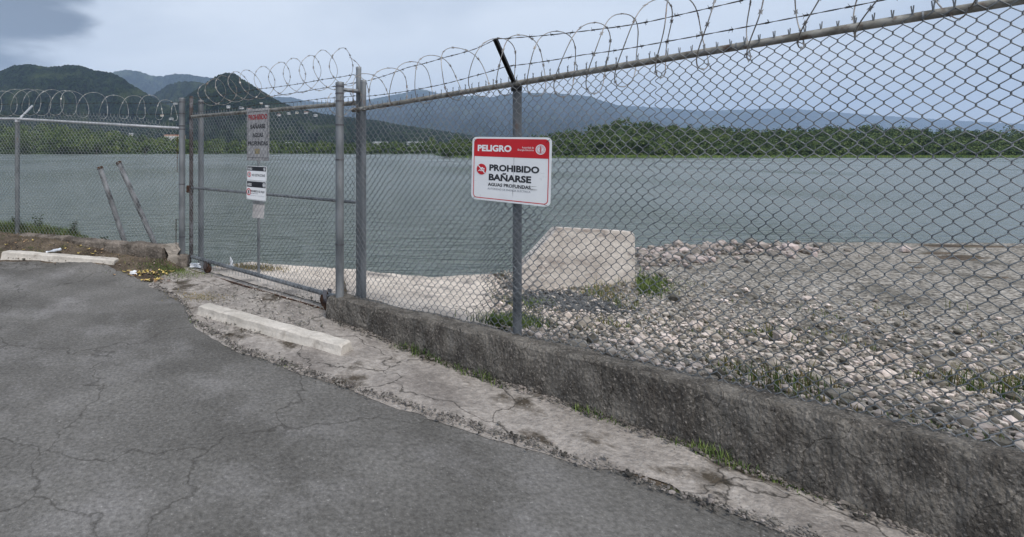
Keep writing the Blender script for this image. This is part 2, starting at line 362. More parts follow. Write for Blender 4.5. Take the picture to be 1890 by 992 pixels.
# ------------------------------------------------------------------ hills
def hill_mat(name, c1, c2, c3, s1, s2, bump=.6, tex=40):
    m = noise_mat(name, c1, c2, s1, .95, 0, bump, s1 * 2.2, pos=(.38, .62), c3=c3, s3=s2, p3=(.52, .66), dist=tex, spec=.05); return m
forest_far = hill_mat('forest_far', (.006, .014, .010), (.030, .050, .024), (.085, .110, .045), .03, .0055, 1, 70)
forest_mid = hill_mat('forest_mid', (.005, .012, .008), (.030, .052, .022), (.075, .100, .038), .09, .011, 1, 30)
forest_near = hill_mat('forest_near', (.020, .036, .012), (.050, .080, .024), (.10, .13, .035), .25, .03, .8, 2)
HILLS = {}
def hill(name, pts, D, D0, mat, seed=0, amp=.35, jag=0.8, back=1.35, zb=-3.0, nx=620, ny=150, mb_=None, gs=.0045, bow=.0):
    xs = np.linspace(pts[0][0], pts[-1][0], nx)
    sk = np.interp(xs, [p[0] for p in pts], [p[1] for p in pts])
    k = np.hanning(7); k /= k.sum(); sk = np.convolve(np.pad(sk, 3, mode='edge'), k, 'valid')
    sk = sk + (fbm(xs * .9 + seed * 3, xs * 0 + 2.2 * seed, 3) - .5) * 1.6 * jag
    zr = CH + (HY - sk) / F * D
    zr = zr + (fbm(xs * .35 + seed * 7, xs * 0 + seed, 3) - .5) * 2 * jag * D / F
    ends = sstep(0, .03, (xs - xs[0]) / (xs[-1] - xs[0])) * sstep(1, .97, (xs - xs[0]) / (xs[-1] - xs[0]))
    zr = zb + (zr - zb) * ends
    tf = np.linspace(0, 1, ny); tb = np.linspace(0, 1, ny // 3)[1:]
    dist = np.concatenate([D0 + (D - D0) * tf, D + (D * back - D) * tb])
    prof = np.concatenate([tf * (1 - bow) + bow * tf ** 2, 1 - tb ** 1.3])
    DX, XS = np.meshgrid(dist, xs, indexing='ij'); P = np.repeat(prof[:, None], nx, 1)
    X = (XS - CX) / F * DX
    g = np.abs(fbm(X * gs * 2 + seed * 13, DX * gs * .8 + seed * 5, 5) - .5) * 2
    g2 = fbm(X * gs * 9 + 3, DX * gs * 9, 4)
    Zh = zb + (zr[None] - zb) * (P - (amp * (.35 - np.minimum(g, .35)) / .35 * .55 + amp * .26 * g2) * np.clip(P * (1 - P) * 4, 0, 1))
    V = np.stack([X.ravel(), DX.ravel(), Zh.ravel()], 1)
    i, j = np.meshgrid(np.arange(nx - 1), np.arange(len(dist) - 1)); a = (j * nx + i).ravel()
    me = np_mesh(name, V, np.stack([a, a + 1, a + nx + 1, a + nx], 1), True)
    o = tag(link_mesh(name, me, mat), kind='structure')
    HILLS[name + str(seed)] = (xs, dist, Zh)
    return o
def on_hill(key, px, py):
    xs, dist, Zh = HILLS[key]; i = int(np.argmin(abs(xs - px))); colz = Zh[:, i]
    proj = HY - (colz - CH) / dist * F
    ok = np.where(proj <= py)[0]
    j = int(ok[0]) if len(ok) else int(np.argmin(proj))
    return Vector(((px - CX) / F * dist[j], dist[j], colz[j]))
hill('hill', [(-400, 190), (-200, 165), (-60, 140), (0, 131), (25, 121), (50, 119), (90, 124), (130, 120), (150, 122), (175, 130), (205, 134), (225, 143), (245, 158), (270, 172), (300, 190), (360, 215), (420, 235)], 1500, 700, forest_mid, 1, 1.25, 2.0)
hill('hill', [(100, 190), (180, 150), (212, 132), (235, 129), (260, 133), (280, 140), (300, 141), (320, 137), (345, 137), (360, 140), (390, 144), (430, 160), (520, 200)], 5400, 3000, forest_far, 2, .9, 1.2)
hill('hill', [(200, 225), (260, 192), (290, 170), (310, 157), (330, 151), (350, 150), (370, 152), (400, 160), (460, 190)], 2500, 1500, forest_mid, 3, 1.0, 1.6)
hill('hill', [(220, 250), (290, 215), (340, 180), (370, 160), (390, 146), (405, 138), (415, 135), (430, 134), (437, 138), (450, 148), (470, 160), (490, 172), (515, 187), (540, 197), (600, 211), (660, 219), (700, 223), (740, 231), (800, 239), (870, 250), (950, 262), (1040, 275)], 1300, 590, forest_mid, 4, 1.0, 1.7)
hill('hill', [(440, 215), (505, 179), (540, 180), (565, 187), (620, 190), (680, 184), (740, 173), (765, 167), (778, 165), (800, 170), (835, 180), (900, 205)], 7600, 5600, forest_far, 5, .3)
hill('hill', [(560, 240), (620, 212), (660, 197), (700, 190), (760, 184), (800, 180), (840, 177), (880, 177), (905, 180), (930, 175), (960, 171), (1000, 172), (1050, 174), (1090, 178), (1110, 186), (1150, 197), (1180, 207), (1200, 213), (1260, 226), (1350, 240), (1500, 262)], 6200, 2200, forest_far, 6, 1.0, 1.2)
hill('hill', [(1050, 215), (1120, 196), (1150, 195), (1200, 198), (1300, 205), (1450, 200), (1600, 212), (1750, 222), (1900, 230), (2100, 250)], 7800, 5200, forest_far, 7, .35)

# near wooded banks (terrain under the trees)
def bank_skyline_left(px): return np.interp(px, [-300, 0, 60, 130, 200, 260, 330, 400, 480, 620, 700], [236, 236, 240, 244, 250, 256, 262, 264, 268, 270, 272])
hill('shore_bank', [(-400, 244), (0, 246), (60, 249), (130, 253), (200, 258), (260, 263), (330, 268), (400, 269), (480, 271), (620, 272), (760, 273), (900, 272), (1000, 272)], 520, 0 + 350, forest_near, 8, .1, .3, 1.3, -3.0, 300, 40, gs=.03)
hill('shore_bank', [(780, 277), (870, 271), (960, 267), (1030, 260), (1080, 249), (1115, 241), (1150, 231), (1200, 238), (1300, 248), (1450, 250), (1600, 246), (1900, 256), (2300, 262)], 330, 195, forest_near, 9, .1, .3, 1.3, -3.0, 300, 40, gs=.03)

# ------------------------------------------------------------------ haze
m = bpy.data.materials.new('haze_air'); m.use_nodes = True; n = m.node_tree; n.nodes.clear()
o_ = n.nodes.new('ShaderNodeOutputMaterial'); pv = n.nodes.new('ShaderNodeVolumePrincipled')
pv.inputs['Color'].default_value = (.56, .73, 1.0, 1); pv.inputs['Density'].default_value = 0.95e-4; pv.inputs['Anisotropy'].default_value = 0.0
n.links.new(pv.outputs[0], o_.inputs['Volume'])
mb = MB(); mb.box((0, 6300, 460), (20000, 13500, 936 + 2)); hz = mb.build('haze', m); tag(hz, kind='stuff')

# ------------------------------------------------------------------ trees
leaf_dark = noise_mat('dark_foliage', (.042, .070, .020), (.105, .145, .042), .3, .8, spec=.2, tone=.55)
leaf_mid = noise_mat('mid_foliage', (.042, .072, .016), (.105, .145, .034), .3, .8, spec=.2, tone=.5)
bark = noise_mat('bark', (.06, .05, .04), (.14, .12, .10), 8, .9, bump=.4)
def crown_faces(c, rx, rz, n, size, r=None, lobes=7):
    """leaf clumps spread through a lobed crown"""
    g = rng if r is None else r
    lc = g.normal(size=(lobes, 3)); lc /= np.linalg.norm(lc, axis=1)[:, None]; lc *= g.uniform(.35, .68, (lobes, 1)); lc[:, 2] = abs(lc[:, 2]) * .9 - .12
    lr = g.uniform(.30, .50, lobes)
    k = g.integers(0, lobes, n)
    d = g.normal(size=(n, 3)); d /= np.linalg.norm(d, axis=1)[:, None]; rad = lr[k] * g.uniform(.6, 1.08, n)
    p = (lc[k] + d * rad[:, None]) * np.array([rx, rx, rz]) + np.array(c)
    nrm = d + g.normal(size=(n, 3)) * .45; nrm /= np.linalg.norm(nrm, axis=1)[:, None]
    a = np.cross(nrm, g.normal(size=(n, 3))); a /= np.linalg.norm(a, axis=1)[:, None]; b = np.cross(nrm, a)
    s = size * g.uniform(.6, 1.3, (n, 1))
    V = np.stack([p + a * s, p - a * s * .5 + b * s * .8, p - a * s * .5 - b * s * .8], 1).reshape(-1, 3)
    tone = np.clip(g.uniform(.15, .6, lobes)[k] + g.uniform(-.15, .3, n), 0, 1)
    return V, tone
def woodland(name, trees, mat, nleaf, size, label, cat):
    Vs = []; ts = []
    for (x, y, z, r, h) in trees:
        V, t = crown_faces((x, y, z + h * .52), r, h * .62, nleaf, size)
        Vs.append(V); ts.append(np.clip(t + rng.uniform(-.25, .25), 0, 1))
    V = np.concatenate(Vs); t = np.concatenate(ts); n = len(V) // 3
    me = np_mesh(name, V, np.arange(n * 3).reshape(n, 3), False, t)
    return tag(link_mesh(name, me, mat), label, cat, kind='stuff')
def bank_trees(key, x0, x1, n, h0, h1, dmax):
    xs, dist, Zh = HILLS[key]; T = []
    for q in range(n):
        px = random.uniform(x0, x1); i = int(np.argmin(abs(xs - px))); d = dist[0] + (dmax - dist[0]) * random.random() ** 1.15
        z = float(np.interp(d, dist, Zh[:, i])); h = random.uniform(h0, h1) * (.72 if d < dist[0] + 12 else 1) * (.55 + 1.0 * float(fbm(np.array([px * .045]), np.array([d * .03]), 3)[0])) * (1.45 if random.random() < .06 else 1)
        T.append(((px - CX) / F * d, d + 2, max(z, WL - .3), h * random.uniform(.38, .62), h))
    return T
T = bank_trees('shore_bank8', -380, 130, 420, 9, 15, 520) + bank_trees('shore_bank8', 100, 230, 160, 7, 11.5, 500)
woodland('woodland', T, leaf_mid, 120, .95, 'green scrub woodland on the far bank at the left end of the lake', 'woodland')
T = bank_trees('shore_bank8', 180, 1000, 760, 4, 8.0, 520)
woodland('woodland', T, leaf_mid, 110, .9, 'low line of trees along the middle of the far lake shore', 'woodland')
T = bank_trees('shore_bank9', 820, 2050, 2300, 2.6, 6.0, 335)
woodland('woodland', T, leaf_dark, 110, .48, 'dense wooded hill beside the lake at the right of the warning sign', 'woodland')

def shore_grass():
    V = []; t = []
    for q in range(5200):
        px = rng.uniform(830, 2000)
        if rng.random() > (px - 830) / 90: continue
        d = 193 + rng.uniform(0, 5); x = (px - CX) / F * d; z = WL + rng.uniform(.05, .25) + (d - 193) * .06; h = rng.uniform(.35, .9); a = rng.uniform(-.7, .7)
        V += [(x - .35, d, z - .1), (x + .35, d + .1, z - .1), (x + a, d, z + h)]; t.append(rng.random())
    me = np_mesh('reeds', np.array(V), np.arange(len(V)).reshape(-1, 3), False, t)
    return tag(link_mesh('reeds', me, noise_mat('bright_reeds', (.07, .12, .025), (.13, .19, .05), .1, .8, tone=.4, spec=.2)), 'bright green reeds along the foot of the right wooded shore', 'reeds', kind='stuff')
shore_grass()
def big_tree(px, D, h, r, label, mat, seed):
    g = np.random.default_rng(seed); x = (px - CX) / F * D; z0 = WL - .2
    xs, dist, Zh = HILLS['shore_bank8' if px < 860 else 'shore_bank9']; i = int(np.argmin(abs(xs - px))); z0 = max(z0, float(np.interp(D, dist, Zh[:, i])) - .4)
    t = empty('tree', (x, D, z0), label, 'tree', 'single trees on the far shore')
    b_ = MB(); b_.tube([(x, D, z0), (x + .1, D, z0 + h * .3), (x - .1, D, z0 + h * .7)], [h * .035, h * .026, h * .01], 7)
    for q in range(5):
        a = q * 1.3 + seed; b_.tube([(x, D, z0 + h * .3), (x + math.cos(a) * r * .5, D + math.sin(a) * r * .5, z0 + h * (.5 + .06 * q))], [h * .014, h * .005], 5)
    b_.build('trunk', bark, t)
    V, tn = crown_faces((x, D, z0 + h * .62), r, h * .5, 900, .55, g, 12)
    me = np_mesh('crown', V, np.arange(len(V)).reshape(-1, 3), False, tn); link_mesh('crown', me, mat, t)
big_tree(34, 356, 17, 8.5, 'tall dark tree at the far left, seen above the left fence rail', leaf_dark, 3)
big_tree(-6, 360, 15, 9, 'dark spreading tree at the left edge of the far shore', leaf_dark, 5)
big_tree(178, 352, 11, 7, 'rounded bright green tree behind the left fence bay', leaf_mid, 8)
big_tree(268, 352, 9, 6, 'round green tree on the shore, behind the two leaning pipes', leaf_mid, 9)
big_tree(1176, 204, 8.5, 5, 'dark bushy tree at the water edge, right of the warning sign', leaf_dark, 12)
big_tree(1112, 214, 8, 4.6, 'broad dark tree at the foot of the wooded hill', leaf_dark, 14)

# ------------------------------------------------------------------ far buildings
white_wall = noise_mat('white_painted_wall', (.40, .40, .39), (.55, .55, .54), 1, .8)
cream_wall = noise_mat('cream_painted_wall', (.5, .45, .36), (.62, .56, .45), 1, .8)
roof_grey = noise_mat('pale_metal_roof', (.40, .42, .45), (.62, .64, .66), .6, .5)
roof_clay = noise_mat('clay_roof', (.30, .12, .07), (.42, .19, .11), .8, .8)
glass_dark = noise_mat('dark_window', (.02, .025, .03), (.04, .05, .06), 1, .2)
def house(p, w, dpt, h, label, wall=white_wall, roof=roof_grey, rot=0.0, name='house', group=None, pitch=.3, nwin=3):
    t = empty(name, (0, 0, 0), label, 'building' if name != 'house' else 'house', group)
    t.location = p; t.rotation_euler = (0, 0, rot)
    a = MB(); a.box((0, 0, h / 2 - .6), (w, dpt, h + 1.2)); a.build('wall', wall, t, True)
    r = MB(); e = .4; hh = h * pitch
    r.add([(-w / 2 - e, -dpt / 2 - e, h), (w / 2 + e, -dpt / 2 - e, h), (w / 2 + e, dpt / 2 + e, h), (-w / 2 - e, dpt / 2 + e, h), (-w / 2 - e, 0, h + hh), (w / 2 + e, 0, h + hh)],
          [(0, 1, 5, 4), (2, 3, 4, 5), (3, 0, 4), (1, 2, 5), (3, 2, 1, 0)]); r.build('roof', roof, t, True)
    for q in range(nwin):
        x = -w / 2 + w * (q + .5) / nwin
        q_ = MB(); q_.box((x, -dpt / 2 - .01, h * .5), (min(1.4, w / nwin * .5), .12, h * .35)); q_.build('window', glass_dark, t, True)
hs = [(422, 203, 'white house left of the big gate sign top, on the hillside'), (446, 201, 'white hillside house just above the gate rail'), (461, 204, 'small white house directly behind the top of the gate sign'),
      (482, 192, 'tall white house highest of the hillside row'), (493, 198, 'white house right of the gate sign on the slope'), (515, 215, 'white house low on the slope right of the gate sign'),
      (533, 211, 'white house in the middle of the hillside row'), (548, 210, 'small house on the slope between sign and gate post'), (565, 209, 'pale house on the slope near the gate post'), (582, 215, 'white house nearest the gate post on the slope'),
      (325, 193, 'lone white house high on the dark slope left of the gate'), (300, 214, 'white house above the left fence rail by the gate'), (317, 224, 'small white house under the razor coil left of the gate')]
for k, (x, y, lb) in enumerate(hs):
    p = on_hill('hill4', x, y + 2) + Vector((0, -3, 1.2))
    house(p, random.uniform(6, 10), 7, random.uniform(2.6, 3.6), lb, [white_wall, cream_wall][k % 4 == 3], [roof_grey, roof_grey, roof_clay][k % 3], random.uniform(-.4, .4), group='white houses on the hillside', nwin=2)
def shore_z(key, px, d):
    xs, dist, Zh = HILLS[key]; i = int(np.argmin(abs(xs - px))); return float(np.interp(d, dist, Zh[:, i]))
def place(px, py, d): return W(px, py, d)
house(place(323, 257, 545), 20, 12, 3.5, 'long low building with clay roof on the shore beside the gate post', cream_wall, roof_clay, .1, 'building', nwin=6)
house(place(317, 258, 530), 11, 8, 2.2, 'pale blue-white shed below the clay roofed building', white_wall, roof_grey, .0, 'building', nwin=3)
house(place(242, 250, 540), 3.6, 4, 1.6, 'small white hut above the trees behind the leaning pipes', white_wall, roof_grey, .2, nwin=2)
house(place(538, 268, 535), 13, 8, 2.2, 'white shelter among trees between gate sign and gate post', white_wall, roof_grey, .0, 'building', nwin=3)
house(place(702, 266, 560), 15, 12, 1.6, 'long white warehouse roof just right of the gate posts', white_wall, roof_grey, .05, 'building', nwin=5, pitch=.45)
house(place(766, 266, 560), 17, 12, 1.6, 'longest white warehouse roof between gate posts and warning sign', white_wall, roof_grey, -.04, 'building', nwin=6, pitch=.45)
house(place(592, 270, 530), 5, 5, 2.0, 'little white hut among trees just left of the tall gate post', white_wall, roof_grey, .1, nwin=2)

# ------------------------------------------------------------------ chain-link
def chain(P, s0, s1, zb, zt, w=.0585, H=.0704, r=.0023, tips=.035, wob=.008, seed=0, jitter=.0, tipb=.0):
    """woven wire: P(s, z, off) -> point. every strand zigzags between two columns of joints and hooks its neighbours"""
    g = np.random.default_rng(seed); Vs = []; Fs = []; base = 0; hw = w / 2; ncol = int((s1 - s0) / hw); ph = g.uniform(0, 99)
    for j in range(ncol):
        sa = s0 + j * hw
        b0 = zb(sa); t0 = zt(sa); n = max(2, int(round((t0 - b0) / (H / 2)))); hh = (t0 - b0) / n
        pts = []
        def q(s, z, off):
            o = wob * math.sin(s * 2.1 + z * 1.7 + ph) + wob * .6 * math.sin(s * 5.3 - z * 3.1 + ph * 2)
            ds = jitter * (noise.noise(Vector((s * 3, z * 3, ph)))); dz = jitter * noise.noise(Vector((s * 3, z * 3, ph + 30)))
            return P(s + ds, z + dz, off + o)
        k0 = 0
        if (k0 + j) % 2 == 0: pts.append(q(sa + hw * .05, b0 - tipb, 0))
        for k in range(n + 1):
            side = (k + j) % 2; z = b0 + k * hh; s = sa + hw * side; off = .0022 if side else -.0022
            inw = -.0018 if side else .0018
            if side == 0: s -= .0016
            else: s += .0016
            pts.append(q(s, z - .0042, off)); pts.append(q(s, z + .0042, -off))
        if True:
            s_end = sa + hw * ((n + j) % 2); pts.append(q(s_end + (.004 if j % 2 else -.004), t0 + tips * g.uniform(.7, 1.15), 0))
        A = np.array([p[:] for p in pts]); m_ = len(A)
        Tn = np.gradient(A, axis=0); Tn /= np.linalg.norm(Tn, axis=1)[:, None] + 1e-9
        nn = np.array(P(sa, 1, 1)[:]) - np.array(P(sa, 1, 0)[:]); e1 = np.cross(Tn, nn); e1 /= np.linalg.norm(e1, axis=1)[:, None] + 1e-9; e2 = np.cross(Tn, e1)
        ring = np.stack([A + e1 * r, A + e2 * r, A - e1 * r, A - e2 * r], 1).reshape(-1, 3); Vs.append(ring)
        i = np.arange(m_ - 1)[:, None] * 4; k = np.arange(4)[None]
        f = np.stack([i + k, i + (k + 1) % 4, i + 4 + (k + 1) % 4, i + 4 + k], 2).reshape(-1, 4) + base; Fs.append(f); base += m_ * 4
    return np_mesh('chain_mesh', np.concatenate(Vs), np.concatenate(Fs), True)

def barbed(P, pts, step=.125, r=.0017, seed=0):
    """twisted two-strand wire with four-point barbs along a polyline"""
    g = random.Random(seed); mb = MB(); pts = [Vector(p) for p in pts]
    fine = []
    for a, b in zip(pts[:-1], pts[1:]):
        L = (b - a).length; k = max(2, int(L / .02))
        for i in range(k): fine.append(a.lerp(b, i / k) + Vector((0, 0, -.03 * L / 3 * 4 * (i / k) * (1 - i / k))))
    fine.append(pts[-1])
    for ph in (0, math.pi):
        q = []
        for i, p in enumerate(fine):
            a = i * .8 + ph; q.append(p + Vector((0, math.cos(a), math.sin(a))) * .0018)
        mb.tube(q, r, 5)
    acc = 0
    for a, b in zip(fine[:-1], fine[1:]):
        acc += (b - a).length
        if acc > step:
            acc = g.uniform(-.01, .01); t = (b - a).normalized(); o = t.orthogonal().normalized(); v = t.cross(o)
            mb.tube([a - t * .008, a + t * .008], .0048, 6)
            for q in range(4):
                ang = g.uniform(0, 6.28); d = (o * math.cos(ang) + v * math.sin(ang) + t * g.uniform(-.5, .5)).normalized(); c = a + t * (.006 if q % 2 else -.006)
                mb.tube([c, c + d * .017], [.0014, .0006], 4)
    return mb
def coil(centers, radii, axis_dir, turns_pts=40, r=.0022, seed=0, squash=1.0, hand=1):
    """razor wire: a helix whose successive turns pass through the given centres"""
    g = random.Random(seed); N = len(centers); pts = []; up = Vector((0, 0, 1)); side = axis_dir.cross(up).normalized()
    ph = [g.uniform(-.3, .3) for _ in range(N + 1)]; tilt = [g.uniform(-.42, .42) for _ in range(N + 1)]
    radii = [q * g.uniform(.93, 1.07) for q in radii]
    for k in range(N - 1):
        for i in range(turns_pts):
            t = i / turns_pts; c = Vector(centers[k]).lerp(Vector(centers[k + 1]), t); rr = radii[k] * (1 - t) + radii[k + 1] * t
            tl = tilt[k] * (1 - t) + tilt[k + 1] * t
            a = 2 * math.pi * t
            u = up * math.cos(a) * rr + side * math.sin(a) * rr * squash * hand + axis_dir * math.cos(a) * rr * tl
            pts.append(c + u + axis_dir * .012 * math.sin(3 * a + ph[k]))
    mb = MB(); mb.tube(pts, r, 5)
    for i in range(3, len(pts) - 3, max(3, turns_pts // 11)):
        p = pts[i]; t = (pts[i + 1] - p).normalized(); o = t.orthogonal().normalized(); v = t.cross(o); a = g.uniform(0, 6.28); o2 = o * math.cos(a) + v * math.sin(a); v2 = t.cross(o2)
        w = .0075
        for sg in (1, -1):
            q = [p - t * w + o2 * .003 * sg, p + t * w + o2 * .003 * sg, p + t * w * 1.8 + o2 * .009 * sg, p + o2 * .006 * sg, p - t * w * 1.8 + o2 * .009 * sg]
            mb.add([x + v2 * .0006 for x in q] + [x - v2 * .0006 for x in q], [(0, 1, 2, 3, 4), (9, 8, 7, 6, 5), (0, 5, 6, 1), (1, 6, 7, 2), (2, 7, 8, 3), (3, 8, 9, 4), (4, 9, 5, 0)])
    return mb
def post(px_center, z0, z1, P, s, r, mat, name, parent, off=0, cap=True, bands=()):
    b_ = MB(); b_.tube([P(s, z0, off), P(s, z1, off)], r, 20)
    if cap:
        b_.tube([P(s, z1 - .02, off), P(s, z1, off), P(s, z1 + .004, off), P(s, z1 + .008, off)], [r * 1.04, r * 1.05, r * .96, r * .6], 20)
    o = b_.build(name, mat, parent)
    for zz in bands:
        q = MB(); q.tube([P(s, zz - .007, off), P(s, zz + .007, off)], r * 1.07, 20); q.box(P(s + r * 1.15, zz, off), (.02, .02, .016)); q.build('tension_band', band_m, o)
    return o

# ------------------------------------------------------------------ right fence
rf = empty('chain_link_fence', RP(1.6, 0, 0), 'tall chain-link fence bay with razor coil, carrying the red and white danger sign', 'fence')
SR1 = 6.0
post(0, .05, CH + (HY - 148) / F * 4.75, RP, r_s(664.5), .027, steel, 'post', rf, -.045, True, ())
post(0, .0, r_rail(r_s(955)) + .0, RP, r_s(947), .031, steel, 'post', rf, -.06, True, ())
post(0, .0, r_rail(4.75), RP, 4.75, .034, steel, 'post', rf, -.06, True, ())
mb = MB(); mb.tube([RP(-.02, r_rail(0), -.028), RP(1.6, r_rail(1.6), -.028), RP(SR1, r_rail(SR1), -.028)], .021, 14); mb.build('top_rail', rail_mat, rf)
for s in (.55, 1.15, 2.2, 2.85, 3.5, 4.2):
    mb = MB(); mb.tube([RP(s, r_rail(s), -.028) + RD * -.003, RP(s, r_rail(s), -.028) + RD * .003], .0228, 12); mb.build('tie_wire', steel, rf)
link_mesh('chain_mesh', chain(RP, .02, SR1, r_bot, lambda s: r_rail(s) + .012, seed=1, wob=.010, jitter=.011), steel_wire, rf)
# overlapping repair patch left of the sign post
sA, sB = r_s(868), r_s(1012)
def zpatch_b(s): return r_bot(s) + .02 + .25 * (s - sA)
def zpatch_t(s): return CH - (HY + 100 - HY) / F * 3.65 + .03 - .10 * (s - sA)
link_mesh('chain_mesh', chain(RP, sA + .12, sB - .02, lambda s: .42, lambda s: 1.24 - .9 * max(0, s - r_s(955)), seed=5, wob=.02, jitter=.05, w=.06, tips=.02), steel_wire, rf).location += Vector((.006, .03, .012))
# outrigger arms
def arm(P, N, s, z, run, rise, parent, mat, off0=-.045):
    a = P(s, z - .02, off0); b = P(s, z + rise, off0) + N * run
    d = (b - a).normalized(); x = d.cross(Vector((0, 0, 1))).normalized(); y = d.cross(x)
    rot = Matrix((x, y, d)).transposed(); q = MB(); L = (b - a).length; mid = (a + b) / 2
    q.box(mid, (.028, .005, L), rot); q.box(mid + rot @ Vector((.012, .009, 0)), (.004, .014, L - .002), rot); q.box(mid + rot @ Vector((-.012, .009, 0)), (.004, .014, L - .002), rot)
    q.tube([P(s, z - .05, off0), P(s, z + .015, off0)], .038, 18)
    return q.build('outrigger_arm', mat, parent)
s955 = r_s(947); zr955 = r_rail(s955)
arm(RP, RN, s955, zr955, .29, .28, rf, black_steel, -.05); arm(RP, RN, 4.75, r_rail(4.75), .29, .28, rf, black_steel, -.05)
tip = lambda s, f, dz=.0: RP(s, r_rail(s) + .28 * f + dz, -.05 + .29 * f)
st = RP(r_s(671), CH + (HY - 150) / F * 4.75, -.04)
barbed(RP, [st, W(752, 125, 4.25), W(822, 106, 3.93), W(879, 90, 3.68), tip(s955, 1), W(1108, 54, 2.98), W(1200, 40, 2.74), tip(4.75, 1)], seed=1).build('barbed_wire', barb_mat, rf)
st2 = RP(r_s(671), CH + (HY - 178) / F * 4.75, -.04)
barbed(RP, [st2, W(803, 159, 4.08), W(873, 141, 3.8), tip(s955, .5, -.03), W(1076, 101.6, 3.17), W(1200, 82.5, 2.88), tip(4.75, .5)], seed=2).build('barbed_wire', barb_mat, rf)
loops = [(650, 172, .15), (684, 168, .16), (716, 164, .17), (760, 154, .18), (805, 145, .185), (858, 134, .20), (912, 124, .20), (965, 121, .205), (1022, 119, .205), (1082, 112, .21), (1140, 97, .215), (1195, 78, .215), (1262, 62, .20), (1345, 45, .20), (1440, 22, .20), (1550, -4, .2), (1690, -40, .2), (1870, -90, .2), (2120, -150, .2)]
cs = []; rd = []
for (x, y, r_) in loops:
    s = r_s(x); Z = RP(s, 0, .13).y; cs.append(W(x, y, Z)); rd.append(r_)
coil(cs, rd, RD, 48, .0029, 3, 1.12, -1).build('razor_coil', razor_mat, rf)

# ------------------------------------------------------------------ sliding gate
gate = empty('sliding_gate', GP(GL / 2, 0), 'rusty framed chain-link sliding gate on wheels with razor coil on top', 'gate')
def g_top(s): return CH + (HY - 190.5) / F * Zg(656) + 0 * s
ZTL = CH + (HY - 215.5) / F * Zg(358); ZTR = CH + (HY - 190.5) / F * Zg(656)
def gt(s): return ZTL + (ZTR - ZTL) * s / GL
ZBL = CH + (HY - 474) / F * Zg(353); ZBR = CH + (HY - 545) / F * Zg(609)
def gb(s): return ZBL + (ZBR - ZBL) * s / g_s(609)
def gm(s):
    a = CH + (HY - 347) / F * Zg(356); b = CH + (HY - 373.5) / F * Zg(655); return a + (b - a) * s / GL
RG = .026
post(0, gb(0), CH + (HY - 178) / F * Zg(353), GP, 0, RG, rusty, 'gate_stile', gate, 0, False)
post(0, gb(GL) + .0, CH + (HY - 125) / F * Zg(662), GP, GL, .0255, steel, 'gate_stile', gate, 0, True)
for nm, f, rr, mt in (('top_rail', gt, .022, rail_mat), ('middle_rail', gm, .0165, steel), ('bottom_rail', gb, .024, steel)):
    q = MB(); q.tube([GP(RG * .7, f(0)), GP(GL - RG * .7, f(GL))], rr, 14); q.build(nm, mt, gate)
link_mesh('chain_mesh', chain(GP_ := (lambda s, z, off: GP(s, z, off + .03)), .02, GL - .02, lambda s: gb(s) - .01, lambda s: gt(s) + .02, seed=2, tipb=.05, tips=.035, wob=.004, jitter=.005, r=.0021), steel_wire, gate)
def gstrand(pts, sd): return barbed(GP, [GP(g_s(x), CH + (HY - y) / F * Zg(x), 0.02) for x, y in pts], seed=sd, step=.115)
gstrand([(355, 182), (482, 164.5), (600, 147), (662, 137)], 3).build('barbed_wire', barb_mat, gate)
gstrand([(355, 193), (425, 186), (600, 163), (662, 152)], 4).build('barbed_wire', barb_mat, gate)
gstrand([(355, 208), (482, 193.5), (600, 182), (662, 177)], 5).build('barbed_wire', barb_mat, gate)
gl = [(392, 176, .13), (408, 172, .16), (428, 167, .175), (452, 160, .18), (473, 158, .18), (499, 153, .18), (526, 148, .18), (554, 143, .18), (583, 137, .18), (612, 132, .19), (640, 128, .18), (660, 132, .14)]
cs = [GP(g_s(x), CH + (HY - y) / F * Zg(x), .08) for x, y, r_ in gl]
coil(cs, [c[2] for c in gl], GD, 44, .0026, 9, 1.1).build('razor_coil', razor_mat, gate)
cs = [W(618, 196, 4.78), W(640, 190, 4.74), W(655, 178, 4.7)]
coil(cs, [.12, .11, .10], RD, 40, .002, 21).build('razor_coil', razor_mat, gate)
def wheel(s, z0, rad, parent):
    c = GP(s, z0 + rad, 0.0)
    w_ = MB(); w_.tube([c - GN * .022, c - GN * .018, c + GN * .018, c + GN * .022], [rad * .92, rad, rad, rad * .92], 28); w_.tube([c - GN * .03, c + GN * .03], rad * .28, 14)
    wo = w_.build('wheel', rust_dark, parent)
    k = MB()
    for sg in (-1, 1):
        k.box(c + GN * .034 * sg + Vector((0, 0, rad * .55)), (.05, .006, rad * 1.5), Matrix.Rotation(math.atan2(GD.y, GD.x), 3, 'Z'))
    k.tube([c - GN * .045, c + GN * .045], .009, 10); k.build('wheel_bracket', rusty, wo)
wheel(g_s(383), CH + (HY - 504) / F * Zg(383), .068, gate)
wheel(g_s(604), .0, .085, gate)
# latch between stile and post
q = MB(); q.box(GP(-.03, CH + (HY - 347) / F * Zg(350), 0), (.10, .05, .06), Matrix.Rotation(math.atan2(GD.y, GD.x), 3, 'Z')); q.box(GP(-.045, CH + (HY - 353) / F * Zg(350), .01), (.05, .06, .04)); q.build('latch', rust_dark, gate)

